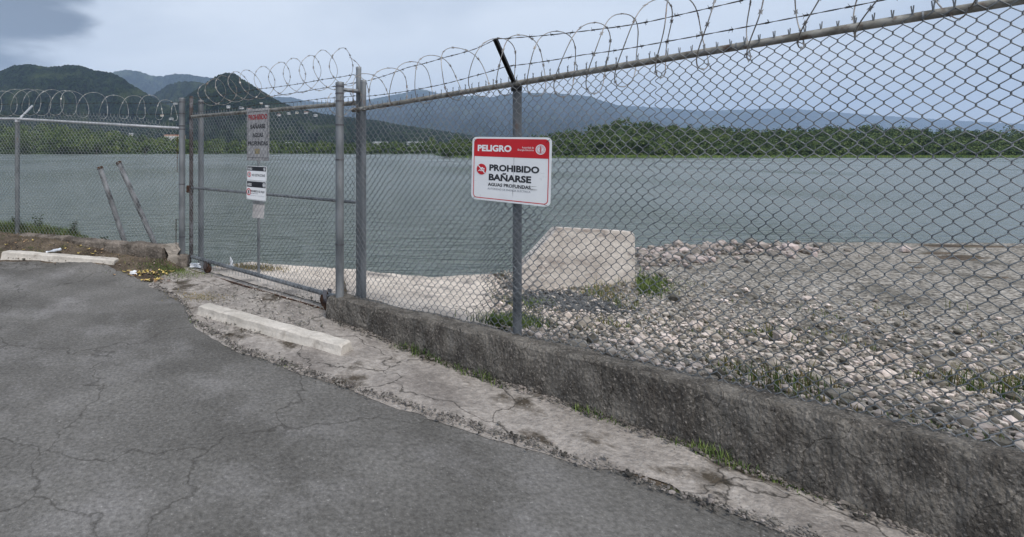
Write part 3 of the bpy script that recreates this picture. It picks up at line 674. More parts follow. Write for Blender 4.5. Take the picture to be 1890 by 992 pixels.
# guide posts and end posts
gp1 = empty('gate_post', W(627, 540, 4.84), 'thick grey steel post in front of the gate end, wrapped in razor wire', 'post', 'steel gate posts')
p627 = W(627, 540, 4.84); P1 = lambda s, z, off: Vector((p627.x, p627.y, z))
zz = lambda y: CH + (HY - y) / F * 4.84
post(0, .1, zz(153), P1, 0, .0395, steel, 'post_tube', gp1, 0, True, [zz(y) for y in (160, 173, 187, 231, 295, 451)])
q = MB(); q.tube([Vector((p627.x, p627.y, zz(165))), W(671, 170, 4.86)], .019, 12); q.build('tie_bar', steel, gp1)
gp2 = empty('gate_post', LB, 'pale grey steel post at the left fence end, beside the gate latch', 'post', 'steel gate posts')
z336 = lambda y: CH + (HY - y) / F * 7.02
P2 = lambda s, z, off: Vector((LB.x, LB.y, z))
post(0, -.05, z336(182), P2, 0, .0425, steel, 'post_tube', gp2, 0, True, [z336(y) for y in (189, 210, 233, 239, 340, 437)])
c372 = W(371, 490, 6.98)
gp3 = empty('gate_post', c372, 'slim steel post standing behind the left end of the gate', 'post', 'steel gate posts')
P3 = lambda s, z, off: Vector((c372.x, c372.y, z)); z372 = lambda y: CH + (HY - y) / F * 6.98
post(0, -.1, z372(186), P3, 0, .037, steel, 'post_tube', gp3, 0, True, [z372(190)])

# ------------------------------------------------------------------ left fence
lf = empty('chain_link_fence', LP(0, 0), 'lower chain-link fence bay at the left with pale rail and razor coil', 'fence')
def lrz(px, y): return CH + (HY - y) / F * Zl(px)
L0 = -3.6
zr0 = lrz(28, 219.5); zr1 = lrz(336, 237)
def l_rail(s): return zr0 + (zr1 - zr0) * s / LL if s > 0 else zr0 + .02 * -s
def l_top(s):
    x = s / LL; return l_rail(s) + .02 + (.0 if s < 0 else .10 * math.sin(min(max((x - .1) / .85, 0), 1) * math.pi) ** 1.0)
bl0 = lrz(28, 436); bl1 = lrz(320, 457)
def l_bot(s): return bl0 + (bl1 - bl0) * s / LL if s > 0 else bl0
post(0, bl0 - .2, zr0, LP, 0, .034, steel, 'post', lf, -.04, True)
post(0, bl0 - .2, zr0 + .05, LP, L0, .034, steel, 'post', lf, -.04, True)
q = MB(); q.tube([LP(L0, l_rail(L0), -.02), LP(0, zr0, -.02), LP(LL - .04, zr1, -.02)], .0185, 14); q.build('top_rail', steel_bright, lf)
link_mesh('chain_mesh', chain(LP, L0, LL - .09, l_bot, l_top, w=.060, H=.0745, seed=3, tips=.03, wob=.006, jitter=.006, r=.0022), noise_mat('pale_galvanised_wire', (.20, .22, .22), (.34, .36, .36), 3, .5, .4), lf)
arm(LP, -LN, 0, zr0, .27, .23, lf, steel_bright, -.04); arm(LP, -LN, L0, zr0 + .05, .27, .23, lf, steel_bright, -.04)
def lw(x, y, off=-.2): # point over the left fence line, leaning out over the lake
    s = l_s(x); p = LP(s, 0, off); return Vector((p.x, p.y, CH + (HY - y) / F * p.y))
barbed(LP, [lw(-170, 192, -.28), lw(50, 190, -.28), lw(180, 190, -.2), W(331, 189, 7.05)], seed=6).build('barbed_wire', barb_mat, lf)
barbed(LP, [lw(-170, 212, -.14), lw(45, 211, -.14), lw(180, 211, -.1), W(331, 210, 7.05)], seed=7).build('barbed_wire', barb_mat, lf)
ll_ = [(-120, 190, .2), (-80, 190, .2), (-40, 191, .2), (-8, 192, .19), (14, 190, .195), (38, 189, .195), (56, 190, .195), (80, 190, .19), (108, 190, .19), (124, 192, .19), (160, 195, .19), (203, 198, .18), (236, 198, .17), (268, 198, .17), (300, 204, .15), (322, 208, .12)]
coil([lw(x, y, -.12) for x, y, r_ in ll_], [c[2] for c in ll_], LD, 44, .0026, 13, 1.1, -1).build('razor_coil', razor_pale, lf)
q = MB(); q.tube([lw(327, 247, .0), lw(327, 318, 0), W(334, 318, 7.0)], .005, 6); q.build('tension_rod', rust_dark, lf)
q = MB(); q.tube([W(334, 405, 7.0), lw(325, 405, 0), lw(325, 455, 0)], .0055, 6); q.build('tension_rod', rust_dark, lf)

# ------------------------------------------------------------------ danger sign
def plate(w, h, r, t=.002, n=6, z=0.0):
    mb = MB(); pts = []
    for cx, cy, a0 in ((w / 2 - r, h / 2 - r, 0), (-w / 2 + r, h / 2 - r, 90), (-w / 2 + r, -h / 2 + r, 180), (w / 2 - r, -h / 2 + r, 270)):
        for k in range(n + 1):
            a = R(a0 + 90 * k / n); pts.append((cx + r * math.cos(a), cy + r * math.sin(a)))
    N = len(pts); vs = [(x, y, z + t / 2) for x, y in pts] + [(x, y, z - t / 2) for x, y in pts]
    mb.add(vs, [tuple(range(N)), tuple(range(2 * N - 1, N - 1, -1))] + [((i + 1) % N, i, i + N, (i + 1) % N + N) for i in range(N)]); return mb
def flat(name, poly_list, z, mat, parent):
    mb = MB()
    for pts in poly_list: mb.add([(x, y, z) for x, y in pts], [tuple(range(len(pts)))])
    return mb.build(name, mat, parent, True)
def rrect(w, h, r, cx=0, cy=0, n=5):
    pts = []
    for qx, qy, a0 in ((w / 2 - r, h / 2 - r, 0), (-w / 2 + r, h / 2 - r, 90), (-w / 2 + r, -h / 2 + r, 180), (w / 2 - r, -h / 2 + r, 270)):
        for k in range(n + 1): a = R(a0 + 90 * k / n); pts.append((cx + qx + r * math.cos(a), cy + qy + r * math.sin(a)))
    return pts
def frame(name, w, h, r, tk, z, mat, parent):
    a = rrect(w, h, r); b = rrect(w - 2 * tk, h - 2 * tk, max(r - tk, .001)); N = len(a)
    mb = MB(); mb.add([(x, y, z) for x, y in a + b], [(i, (i + 1) % N, N + (i + 1) % N, N + i) for i in range(N)]); return mb.build(name, mat, parent, True)
def text(s, u0, u1, v0, v1, z, mat, parent, w, h, bold=.02, name='lettering'):
    """lettering fitted to a box given in fractions of the plate: u from the left, v from the top"""
    cu = bpy.data.curves.new('t', 'FONT'); cu.body = s; cu.size = 1; cu.offset = bold; cu.resolution_u = 3
    o = bpy.data.objects.new('t', cu); col.objects.link(o); bpy.context.view_layer.update()
    dg = bpy.context.evaluated_depsgraph_get(); me = bpy.data.meshes.new_from_object(o.evaluated_get(dg)); bpy.data.objects.remove(o); bpy.data.curves.remove(cu)
    A = np.array([v.co[:] for v in me.vertices]); mn = A.min(0); mxx = A.max(0)
    X0, X1 = (u0 - .5) * w, (u1 - .5) * w; Y1, Y0 = (.5 - v0) * h, (.5 - v1) * h
    A[:, 0] = X0 + (A[:, 0] - mn[0]) / (mxx[0] - mn[0]) * (X1 - X0); A[:, 1] = Y0 + (A[:, 1] - mn[1]) / (mxx[1] - mn[1]) * (Y1 - Y0); A[:, 2] = z
    me.vertices.foreach_set('co', A.ravel()); me.name = name; me.materials.clear(); return link_mesh(name, me, mat, parent, True)
def disc(cx, cy, r, n=32): return [(cx + r * math.cos(2 * math.pi * k / n), cy + r * math.sin(2 * math.pi * k / n)) for k in range(n)]
def ring(cx, cy, r0, r1, n=32):
    return [[(cx + r1 * math.cos(a), cy + r1 * math.sin(a)), (cx + r1 * math.cos(b), cy + r1 * math.sin(b)), (cx + r0 * math.cos(b), cy + r0 * math.sin(b)), (cx + r0 * math.cos(a), cy + r0 * math.sin(a))] for a, b in ((2 * math.pi * k / n, 2 * math.pi * (k + 1) / n) for k in range(n))]
sw = noise_mat('white_sign_enamel', (.80, .81, .83), (.86, .87, .88), 6, .35, c3=(.55, .56, .60), s3=12, p3=(.62, .8))
sr = noise_mat('red_sign_enamel', (.52, .006, .014), (.60, .009, .018), 6, .35)
sk_ = noise_mat('black_sign_paint', (.010, .011, .016), (.02, .021, .028), 6, .4)
sg_ = noise_mat('grey_sign_paint', (.20, .22, .26), (.26, .28, .32), 6, .5)
faded = noise_mat('faded_white_sign', (.36, .35, .36), (.50, .49, .49), 16, .7, c3=(.26, .25, .25), s3=9, p3=(.55, .7))
faded_red = noise_mat('faded_red_paint', (.34, .01, .02), (.44, .03, .04), 30, .7)
faded_blk = noise_mat('faded_black_paint', (.015, .015, .02), (.05, .05, .06), 30, .7)
yellow_p = noise_mat('faded_yellow_paint', (.30, .24, .12), (.38, .32, .18), 30, .7)
def sign_frame(c, u, n, roll): # matrix with local x along u, y up, z towards viewer side n
    z = n.normalized(); x = u.normalized(); y = z.cross(x); Mx = Matrix((x, y, z)).transposed().to_4x4(); Mx = Matrix.Translation(c) @ Mx @ Matrix.Rotation(R(roll), 4, 'Z'); return Mx
w, h = .597, .466
sc_ = RP(r_s(942.5) , CH + (HY - 314.0) / F * 3.66, .022)
ds = empty('warning_sign', None, 'red and white danger sign reading PELIGRO PROHIBIDO BANARSE, wired to the fence post', 'sign', mat=sign_frame(sc_, RD, RN, -1.5))
plate(w, h, .034).build('panel', sw, ds, True)
frame('border', w - .030, h - .026, .030, .006, .0016, sr, ds)
# red header with rounded upper corners
hw_, ht, hb = (w - .034) / 2, h / 2 - .015, h / 2 - .308 * h
hp = [(-hw_, hb), (hw_, hb)] + [(hw_ - .03 + .03 * math.cos(R(a)), ht - .03 + .03 * math.sin(R(a))) for a in range(0, 91, 15)] + [(-hw_ + .03 - .03 * math.sin(R(a)), ht - .03 + .03 * math.cos(R(a))) for a in range(0, 91, 15)]
flat('header', [hp], .0020, sr, ds)
text('PELIGRO', .078, .525, .125, .228, .0026, sw, ds, w, h, .04)
text('Autoridad de', .655, .796, .138, .168, .0026, sw, ds, w, h, .0)
text('Energía Eléctrica', .603, .796, .176, .212, .0026, sw, ds, w, h, .0)
cx, cy = (.875 - .5) * w, (.5 - .178) * h
em = flat('emblem', ring(cx, cy, .0285, .0345) + [disc(cx, cy, .0255)], .0026, sw, ds)
pl = []
for k in range(-2, 3): pl.append([(cx + (k % 2) * .004 - .009, cy + k * .009 - .0022), (cx + .009 + (k % 2) * .002, cy + k * .009 - .0022), (cx + .009, cy + k * .009 + .0015), (cx - .009, cy + k * .009 + .0015)])
pl.append([(cx - .0025, cy - .023), (cx + .0025, cy - .023), (cx + .0025, cy + .023), (cx - .0025, cy + .023)])
flat('emblem_bars', pl[:-1], .0030, sr, em); flat('emblem_bars', ring(cx, cy, .0185, .0205) + pl[-1:], .0034, sr, em)
cx, cy = (.137 - .5) * w, (.5 - .512) * h
ic = flat('pictogram', [disc(cx, cy, .040)], .0026, sr, ds)
sq = [[(cx - .026, cy - .010), (cx - .014, cy - .004), (cx - .002, cy - .010), (cx + .010, cy - .004), (cx + .024, cy - .010), (cx + .024, cy - .016), (cx + .010, cy - .010), (cx - .002, cy - .016), (cx - .014, cy - .010), (cx - .026, cy - .016)],
      [(cx - .020, cy - .002), (cx + .006, cy - .001), (cx + .014, cy + .012), (cx + .006, cy + .016), (cx - .006, cy + .010), (cx - .004, cy + .006), (cx + .004, cy + .008), (cx - .002, cy + .003)], disc(cx + .019, cy + .003, .0062, 14)]
flat('swimmer', sq, .0030, sw, ic)
a = R(-45); dx, dy = math.cos(a), math.sin(a); nx_, ny_ = -dy * .0035, dx * .0035
flat('slash', [[(cx - dx * .038 - nx_, cy - dy * .038 - ny_), (cx + dx * .038 - nx_, cy + dy * .038 - ny_), (cx + dx * .038 + nx_, cy + dy * .038 + ny_), (cx - dx * .038 + nx_, cy - dy * .038 + ny_)]], .0034, sw, ic)
text('PROHIBIDO', .243, .866, .427, .530, .0020, sk_, ds, w, h, .04)
text('BAÑARSE', .238, .774, .552, .680, .0020, sk_, ds, w, h, .04)
text('AGUAS PROFUNDAS', .228, .77, .716, .768, .0020, sk_, ds, w, h, .03)
text('AUTORIDAD DE ENERGÍA ELÉCTRICA', .225, .768, .786, .824, .0020, sg_, ds, w, h, .0)
def uv(u, v): return ((u - .5) * w, (.5 - v) * h)
sc = []
for (u0, v0, u1, v1, tk) in ((.56, .30, .556, .92, .0016), (.21, .725, .83, .722, .0008), (.55, .768, .78, .77, .0022), (.77, .772, .85, .768, .005), (.78, .724, .84, .718, .0022), (.88, .52, .93, .52, .0007), (.03, .70, .07, .70, .0008), (.66, .745, .82, .752, .0010), (.552, .80, .556, .90, .0022)):
    a, b = Vector((*uv(u0, v0), 0)), Vector((*uv(u1, v1), 0)); d = (b - a).normalized(); q = Vector((-d.y, d.x, 0)) * tk / 2
    sc.append([(a.x - q.x, a.y - q.y), (b.x - q.x * .3, b.y - q.y * .3), (b.x + q.x * .3, b.y + q.y * .3), (a.x + q.x, a.y + q.y)])
flat('scratches', sc, .0038, sk_, ds)
for u, v in ((.055, .06), (.95, .06), (.06, .95), (.94, .96)):
    q = MB(); x, y = uv(u, v); sx = 1 if u > .5 else -1; sy = 1 if v < .5 else -1
    q.tube([(x - .006 * sx, y - .004, .004), (x + .012 * sx, y + .010 * sy, .006), (x + .035 * sx, y + .024 * sy, -.02)], .0016, 5)
    q.build('wire_tie', barb_mat, ds, True)

# ------------------------------------------------------------------ gate signs
def gsign(px0, px1, y0, y1, off, roll=0):
    s0, s1 = g_s(px0), g_s(px1); s = (s0 + s1) / 2; xm = (px0 + px1) / 2; z0 = CH + (HY - y0) / F * Zg(xm); z1 = CH + (HY - y1) / F * Zg(xm)
    return s1 - s0, z0 - z1, sign_frame(GP(s, (z0 + z1) / 2, off), GD, GN, roll)
w, h, mt = gsign(458.5, 499.5, 201, 297, .021)
bs = empty('warning_sign', None, 'tall faded sign reading PROHIBIDO BANARSE AGUAS PROFUNDAS behind the gate mesh', 'sign', mat=mt)
plate(w, h, .012, .003).build('panel', faded, bs, True); frame('border', w - .035, h - .06, .006, .006, .0022, faded_blk, bs)
text('PROHIBIDO', .08, .92, .11, .215, .0024, faded_red, bs, w, h, .05); text('BAÑARSE', .16, .84, .28, .385, .0024, faded_blk, bs, w, h, .045)
text('AGUAS', .26, .74, .465, .55, .0024, faded_blk, bs, w, h, .045); text('PROFUNDAS', .06, .94, .625, .71, .0024, faded_blk, bs, w, h, .045)
flat('emblem', [rrect(.09, .06, .01, -.01, -.32 * h)], .0024, yellow_p, bs)
def aviso(px0, px1, y0, y1, off, label, hd, lines, roll=-.6):
    w, h, mt = gsign(px0, px1, y0, y1, off, roll); s = empty('notice_sign', None, label, 'sign', mat=mt)
    plate(w, h, .014, .002).build('panel', sw, s, True)
    flat('header', [rrect(w - .014, h * hd, .006, 0, h / 2 - h * hd / 2 - .006)], .0016, sk_, s)
    text('AVISO', .05, .27, .06 + hd * .2, .02 + hd * .85, .0022, sw, s, w, h, .02)
    cx, cy = w * .40, h / 2 - h * hd / 2 - .006; flat('emblem', ring(cx, cy, h * hd * .26, h * hd * .36) + [disc(cx, cy, h * hd * .17)], .0022, sw, s)
    frame('border', w - .012, h - .010, .010, .002, .0014, sk_, s)
    cx, cy = -w * .38, h / 2 - h * (hd + (1 - hd) * .42); ri = h * (1 - hd) * .27
    p = flat('pictogram', ring(cx, cy, ri * .72, ri), .0018, sr, s); flat('pictogram_figure', [rrect(ri * .5, ri * 1.0, ri * .1, cx, cy)], .0020, sk_, p)
    for (t, u0, u1, v0, v1, bd) in lines: text(t, u0, u1, v0, v1, .0018, sk_ if bd else sg_, s, w, h, bd)
aviso(461, 497, 307, 334, .040, 'small white notice reading NO ESTACIONE, upper of the two on the gate', .29, [('NO ESTACIONE', .26, .93, .53, .70, .02)])
aviso(460.6, 496.6, 334.5, 369.5, .044, 'white notice reading PROHIBIDO EL PASO, lower of the two on the gate', .30, [('PROHIBIDO EL PASO', .20, .93, .48, .59, .03), ('Propiedad Privada', .20, .60, .63, .69, .01), ('Autoridad de Energía Eléctrica', .20, .93, .74, .80, 0)])
# sign pole behind the gate
pb = G(477.5, 503, -.04); sp = empty('sign_pole', pb, 'thin steel sign pole with pierced white plate standing behind the gate', 'sign pole')
q = MB(); q.tube([pb - Vector((0, 0, .1)), Vector((pb.x, pb.y, CH + (HY - 296) / F * pb.y))], .019, 12); q.build('pole', steel, sp)
q = MB(); c = W(477, 390, pb.y - .03); q.box(c, (.155, .004, .19), Matrix.Rotation(R(3), 3, 'Y')); q.build('white_plate', faded, sp)
q = MB(); c = W(476.5, 374, pb.y - .035); q.box(c, (.155, .012, .035), Matrix.Rotation(R(5), 3, 'Y')); q.build('clamp', steel, sp)

# ------------------------------------------------------------------ kerbs, blocks, pipes
def rough_bar(name, A, B, wid, zt, zb, mat, seg=60, amp=.02, seed=0, tw=1.0, parent=None, ends=.04, label=None, cat=None, group=None, round_=.3):
    """weathered beam between A and B with a chamfered, chipped section; zt, zb callables of 0..1"""
    A = Vector(A); B = Vector(B); d = (B - A); d.z = 0; L = d.length; d.normalize(); nrm_ = Vector((d.y, -d.x, 0)); V = []; Fc = []
    nseg = seg; prof_n = 12
    for i in range(nseg + 1):
        t = i / nseg; e = min(t, 1 - t) * L; f = min(1, .35 + e / ends * .65) if e < ends else 1
        c = A + d * L * t; top = zt(t); bot = zb(t); hh = top - bot
        pr = [(-.5, 0), (-.5, .35), (-.5 * tw, .75), (-.46 * tw, .94), (-.36 * tw, 1), (-.12, 1.0), (.12, 1.0), (.36 * tw, 1), (.46 * tw, .94), (.5 * tw, .75), (.5, .35), (.5, 0)]
        for (u, v) in pr:
            p = c + nrm_ * (u * wid) + Vector((0, 0, 0)); z = bot + hh * v * (1 if v < .5 else (.9 + .1 * f))
            nz = noise.noise_vector(Vector((p.x * 5 + seed, p.y * 5, z * 6))) * amp + noise.noise_vector(Vector((p.x * 19 + seed, p.y * 19, z * 20))) * amp * .45
            V.append(Vector((p.x, p.y, z)) + (nz if v > 0 else Vector((nz.x, nz.y, 0))))
    for i in range(nseg):
        for k in range(prof_n - 1): a = i * prof_n + k; Fc.append((a, a + prof_n, a + prof_n + 1, a + 1))
    mb = MB(); mb.add(V, Fc, False); mb.f.append(tuple(range(prof_n))); mb.sm.append(False); mb.f.append(tuple(range(nseg * prof_n + prof_n - 1, nseg * prof_n - 1, -1))); mb.sm.append(False)
    o = mb.build(name, mat, parent)
    if label: tag(o, label, cat, group)
    return o
kerb_m = noise_mat('stained_kerb_concrete', (.095, .082, .07), (.22, .19, .165), 4, .95, 0, .9, 30, c3=(.06, .05, .042), s3=2.5, p3=(.5, .66), dist=.02, spec=.15)
stop_m = noise_mat('painted_wheel_stop', (.42, .39, .35), (.58, .54, .49), 5, .9, 0, .5, 40, c3=(.28, .25, .22), s3=7, p3=(.55, .72), dist=.01, spec=.2)
beam_m = noise_mat('blackened_beam_concrete', (.085, .078, .07), (.20, .185, .165), 9, .95, 0, 1, 60, c3=(.065, .058, .052), s3=6, p3=(.50, .72), stretch=(1, 1, .55), dist=.03, spec=.1)
top_m = noise_mat('broken_concrete', (.22, .20, .17), (.38, .34, .30), 6, .95, 0, .9, 30, c3=(.16, .14, .12), s3=5, p3=(.55, .68), dist=.02, spec=.15)
KA = LP(l_s(40), 0, .02); KB = LP(l_s(312), 0, .06)
rough_bar('kerb', KA, KB, .22, lambda t: .335 - .035 * t + .010 * math.sin(t * 9), lambda t: .0, kerb_m, 260, .022, 2, .96, label='eroded brown concrete kerb running under the left fence', cat='kerb')
# broken end block at the gate post
def rock(name, c, size, mat, seed, label=None, cat=None, group=None, parent=None, lvl=3, amp=.35, kind=None, rot=0):
    bm = bmesh.new(); bmesh.ops.create_icosphere(bm, subdivisions=lvl, radius=1.0)
    for v in bm.verts:
        p = v.co.copy(); k = 1 / max(abs(p.x), abs(p.y), abs(p.z)) ; q = p.lerp(p * k, .62)
        q *= 1 + amp * noise.noise(p * 1.3 + Vector((seed, 0, 0))) + amp * .4 * noise.noise(p * 4 + Vector((0, seed, 0)))
        v.co = Matrix.Rotation(rot, 3, 'Z') @ Vector((q.x * size[0], q.y * size[1], q.z * size[2])) * .72 + Vector(c)
    me = bpy.data.meshes.new(name); bm.to_mesh(me); bm.free(); o = link_mesh(name, me, mat, parent)
    if label: tag(o, label, cat, group)
    return o
def chipped(name, pts_px, D_, dep, mat, seed, label, cat, amp=.018):
    bm = bmesh.new(); fr = [bm.verts.new(W(x, y, D_)) for x, y in pts_px]; bk = [bm.verts.new(W(x, y, D_) + Vector((.02, dep, -.01))) for x, y in pts_px]; n_ = len(fr)
    bm.faces.new(fr[::-1]); bm.faces.new(bk)
    for i in range(n_): bm.faces.new((fr[i], fr[(i + 1) % n_], bk[(i + 1) % n_], bk[i]))
    bmesh.ops.recalc_face_normals(bm, faces=bm.faces); bmesh.ops.triangulate(bm, faces=bm.faces)
    for q in range(4): bmesh.ops.subdivide_edges(bm, edges=[e for e in bm.edges if e.calc_length() > .022], cuts=1)
    bmesh.ops.triangulate(bm, faces=bm.faces)
    for v in bm.verts:
        p = v.co.copy(); v.co = p + noise.noise_vector(p * 9 + Vector((seed, 0, 0))) * amp + noise.noise_vector(p * 30 + Vector((seed, 0, 0))) * amp * .45
    me = bpy.data.meshes.new(name); bm.to_mesh(me); bm.free(); return tag(link_mesh(name, me, mat), label, cat)
chipped('concrete_block', [(306, 493), (312, 472), (303, 458), (306, 453), (324, 453), (331, 461), (326, 470), (333, 480), (334, 493)], 6.95, .22, top_m, 4.2, 'broken pale concrete block at the end of the kerb, left of the gate post', 'concrete block')
chipped('concrete_footing', [(324, 495), (327, 476), (334, 470), (344, 474), (345, 495)], 6.90, .16, kerb_m, 8.1, 'cracked concrete footing wrapped round the foot of the left gate post', 'footing')
# wheel stops
def wheel_stop(a, b, label, z0=0.0):
    d = Vector(b) - Vector(a); rough_bar('wheel_stop', a, b, .20, lambda t: z0(t) + .125, lambda t: z0(t) - .06, stop_m, 130, .007, 5, .74, label=label, cat='wheel stop', group='white concrete wheel stops', ends=.02)
fl = G(8, 481, .10); fr = G(203, 499, .02)
A_ = Vector((fl.x + .0, fl.y + .02, 0)); B_ = Vector((fr.x + .06, fr.y + .06, 0))
wheel_stop(A_, B_, 'white concrete wheel stop at the left between the asphalt and the dirt bank', lambda t: .105 * (1 - t) + .03 * t)
e1 = G(352, 575, 0); dirv = Vector((.80, -.60, 0)).normalized()
wheel_stop(e1 + dirv * .05 + Vector((.10, -.02, 0)), e1 + dirv * 1.75 + Vector((.10, -.02, 0)), 'chipped white wheel stop lying near the gate in the foreground', lambda t: -.035)
# beam under the right fence
grain(beam_m, 60, .35); cracks(beam_m, 2.2, .010, amt=.8); speckle(beam_m, 70, .70, (.34, .31, .28), .6); speckle(kerb_m, 60, .70, (.34, .31, .28), .4); grain(kerb_m, 26, .4); grain(stop_m, 30, .15)
rough_bar('kerb', RP(-.20, 0, .045), RP(SR1, 0, .045), .22, lambda t: r_bot(-.20 + (SR1 + .20) * t) + .008, lambda t: -.04, beam_m, 420, .017, 9, .94, label='blackened rough concrete kerb under the right fence, starting at the gate wheel', cat='kerb', ends=.03)
# gate track
q = MB(); q.tube([GP(-.1, .008, .05), GP(GL - .02, .010, .05)], .009, 8); tag(q.build('gate_track', rust_dark), 'thin rusty gate track lying in the concrete below the gate', 'track')
# concrete wing wall beyond the fence
wall_m = noise_mat('board_marked_concrete', (.46, .415, .375), (.62, .57, .52), 2.5, .9, 0, .7, 30, c3=(.34, .295, .265), s3=2.4, p3=(.52, .68), dist=.012, spec=.2, stretch=(1, 1, 4))
grain(wall_m, 24, .22); speckle(wall_m, 9, .74, (.16, .13, .12), .6)
D_ = 6.35
poly = [(963, 560), (961, 497), (1031, 421), (1166, 428), (1172.5, 434), (1173, 560)]
fr_ = [W(x, y, D_ + (x - 961) * .0009) for x, y in poly]; bk_ = [p + Vector((.03, .26, -.02)) for p in fr_]
bm = bmesh.new(); va = [bm.verts.new(p) for p in fr_]; vb = [bm.verts.new(p) for p in bk_]; bm.faces.new(va[::-1]); bm.faces.new(vb)
for i in range(6): bm.faces.new((va[i], va[(i + 1) % 6], vb[(i + 1) % 6], vb[i]))
bmesh.ops.recalc_face_normals(bm, faces=bm.faces); bmesh.ops.bevel(bm, geom=[e for e in bm.edges], offset=.012, segments=2, affect='EDGES')
me = bpy.data.meshes.new('concrete_wing_wall'); bm.to_mesh(me); bm.free()
tag(link_mesh('concrete_wing_wall', me, wall_m), 'pale sloped concrete wing wall by the water, behind the right fence', 'concrete wall')
# leaning pipes
def pipe(x0, y0, x1, y1, Z0, Z1, r, label):
    a = W(x0, y0, Z0); b = W(x1, y1, Z1); d = (b - a).normalized(); a2 = a - d * .5
    t = empty('leaning_pipe', a, label, 'pipe', 'pipes leaning beyond the left fence')
    q = MB(); q.tube([a2, b], r, 18, False); q.tube([b, b - d * .08], r * .86, 18, False); q.build('tube', pipe_m, t)
    q = MB(); q.tube([b - d * .035, b - d * .03, b + d * .004, b + d * .004], [r * 1.05, r * 1.14, r * 1.14, r * .9], 18, False); q.build('rim', rust_dark, t)
pipe_m = noise_mat('scaled_pipe_steel', (.05, .05, .055), (.30, .305, .32), 9, .8, .2, .4, 40, c3=(.10, .07, .06), s3=5, p3=(.56, .68), stretch=(1, 1, .5))
pipe(232, 452, 184, 309, 7.55, 7.65, .037, 'darker rusty pipe leaning beyond the left fence, left of the pair')
pipe(288, 456, 219, 300, 7.5, 7.7, .038, 'paler rust-capped pipe leaning beyond the left fence, right of the pair')

# ------------------------------------------------------------------ gravel, grass, litter
def stones(name, N, sampler, mat, smin, smax, label, cat):
    ico = bmesh.new(); bmesh.ops.create_icosphere(ico, subdivisions=1, radius=1); bv = np.array([v.co[:] for v in ico.verts]); bf = np.array([[v.index for v in f.verts] for f in ico.faces]); ico.free()
    Vs = []; Fs = []; tn = []; nb = 0
    for q in range(N):
        x, y = sampler(); s = rng.uniform(smin, smax) * (1 if rng.random() > .08 else 1.8); sc = s * rng.uniform(.55, 1.2, 3); sc[2] *= .75
        a = rng.uniform(0, 6.28); v = bv * (1 + rng.uniform(-.22, .22, (len(bv), 1))) * sc; c, s_ = math.cos(a), math.sin(a)
        v = np.stack([v[:, 0] * c - v[:, 1] * s_, v[:, 0] * s_ + v[:, 1] * c, v[:, 2]], 1) + np.array([x, y, gz(x, y) + .02 + sc[2] * .45])
        Vs.append(v); Fs.append(bf + nb); nb += len(bv); tn += [rng.random()] * len(bf)
    me = np_mesh(name, np.concatenate(Vs), np.concatenate(Fs), False, tn); return tag(link_mesh(name, me, mat), label, cat, kind='stuff')
pale_stone = noise_mat('pale_stone', (.24, .21, .18), (.46, .415, .365), 10, .9, bump=.3, tone=.75, spec=.2)
dark_stone = noise_mat('dark_stone', (.05, .052, .055), (.13, .13, .13), 10, .9, bump=.3, tone=.5, spec=.2)
def samp_r():
    while True:
        x = rng.uniform(1.35, 6.5); y = rng.uniform(.8, 8.2); d = y - float(zfence(np.array([x]))[0])
        if .1 < d < 6.5 and y < 8.2 and rng.random() < 1.15 - d * .17 and x / y > .335 + rng.normal(0, .012): return x, y
stones('gravel', 15000, samp_r, pale_stone, .005, .020, 'pale crushed stone on the ground behind the right fence', 'gravel')
stones('rubble', 260, samp_r, pale_stone, .022, .05, 'larger broken stones lying among the gravel behind the right fence', 'rubble')
def samp_d():
    px = rng.normal(1052, 44); py = rng.normal(540, 8); p = G(px, min(max(py, 524), 562), .10); return p.x, p.y
stones('gravel', 2600, samp_d, dark_stone, .008, .022, 'heap of dark grey gravel at the foot of the concrete wing wall', 'gravel')
def samp_b():
    p = G(1178 + abs(rng.normal(0, 150)), rng.normal(492, 9), -.15); return p.x, min(p.y, 8.3)
stones('rubble', 420, samp_b, noise_mat('pink_stone', (.22, .19, .17), (.38, .33, .30), 10, .9, tone=.55), .015, .065, 'pinkish rubble stones at the water edge right of the wing wall', 'rubble')
def samp_a():
    p = G(rng.uniform(380, 600), rng.uniform(528, 620), 0); return p.x, p.y
stones('gravel', 900, samp_a, noise_mat('grit', (.16, .15, .13), (.33, .31, .28), 10, .9, tone=.5), .004, .011, 'fine grit scattered over the concrete in front of the gate', 'gravel')
def samp_m():
    while True:
        p = G(rng.uniform(0, 330), rng.uniform(452, 515), .08)
        if float(m_asph(np.array([p.x]), np.array([p.y]))[0]) < -.02 + .1 * (rng.random() < .12): return p.x, p.y
stones('dirt_crumbs', 1500, samp_m, noise_mat('crumb', (.06, .048, .036), (.20, .165, .13), 10, .95, tone=.5), .003, .011, 'small soil crumbs and chips on the dirt bank beside the wheel stop', 'soil')

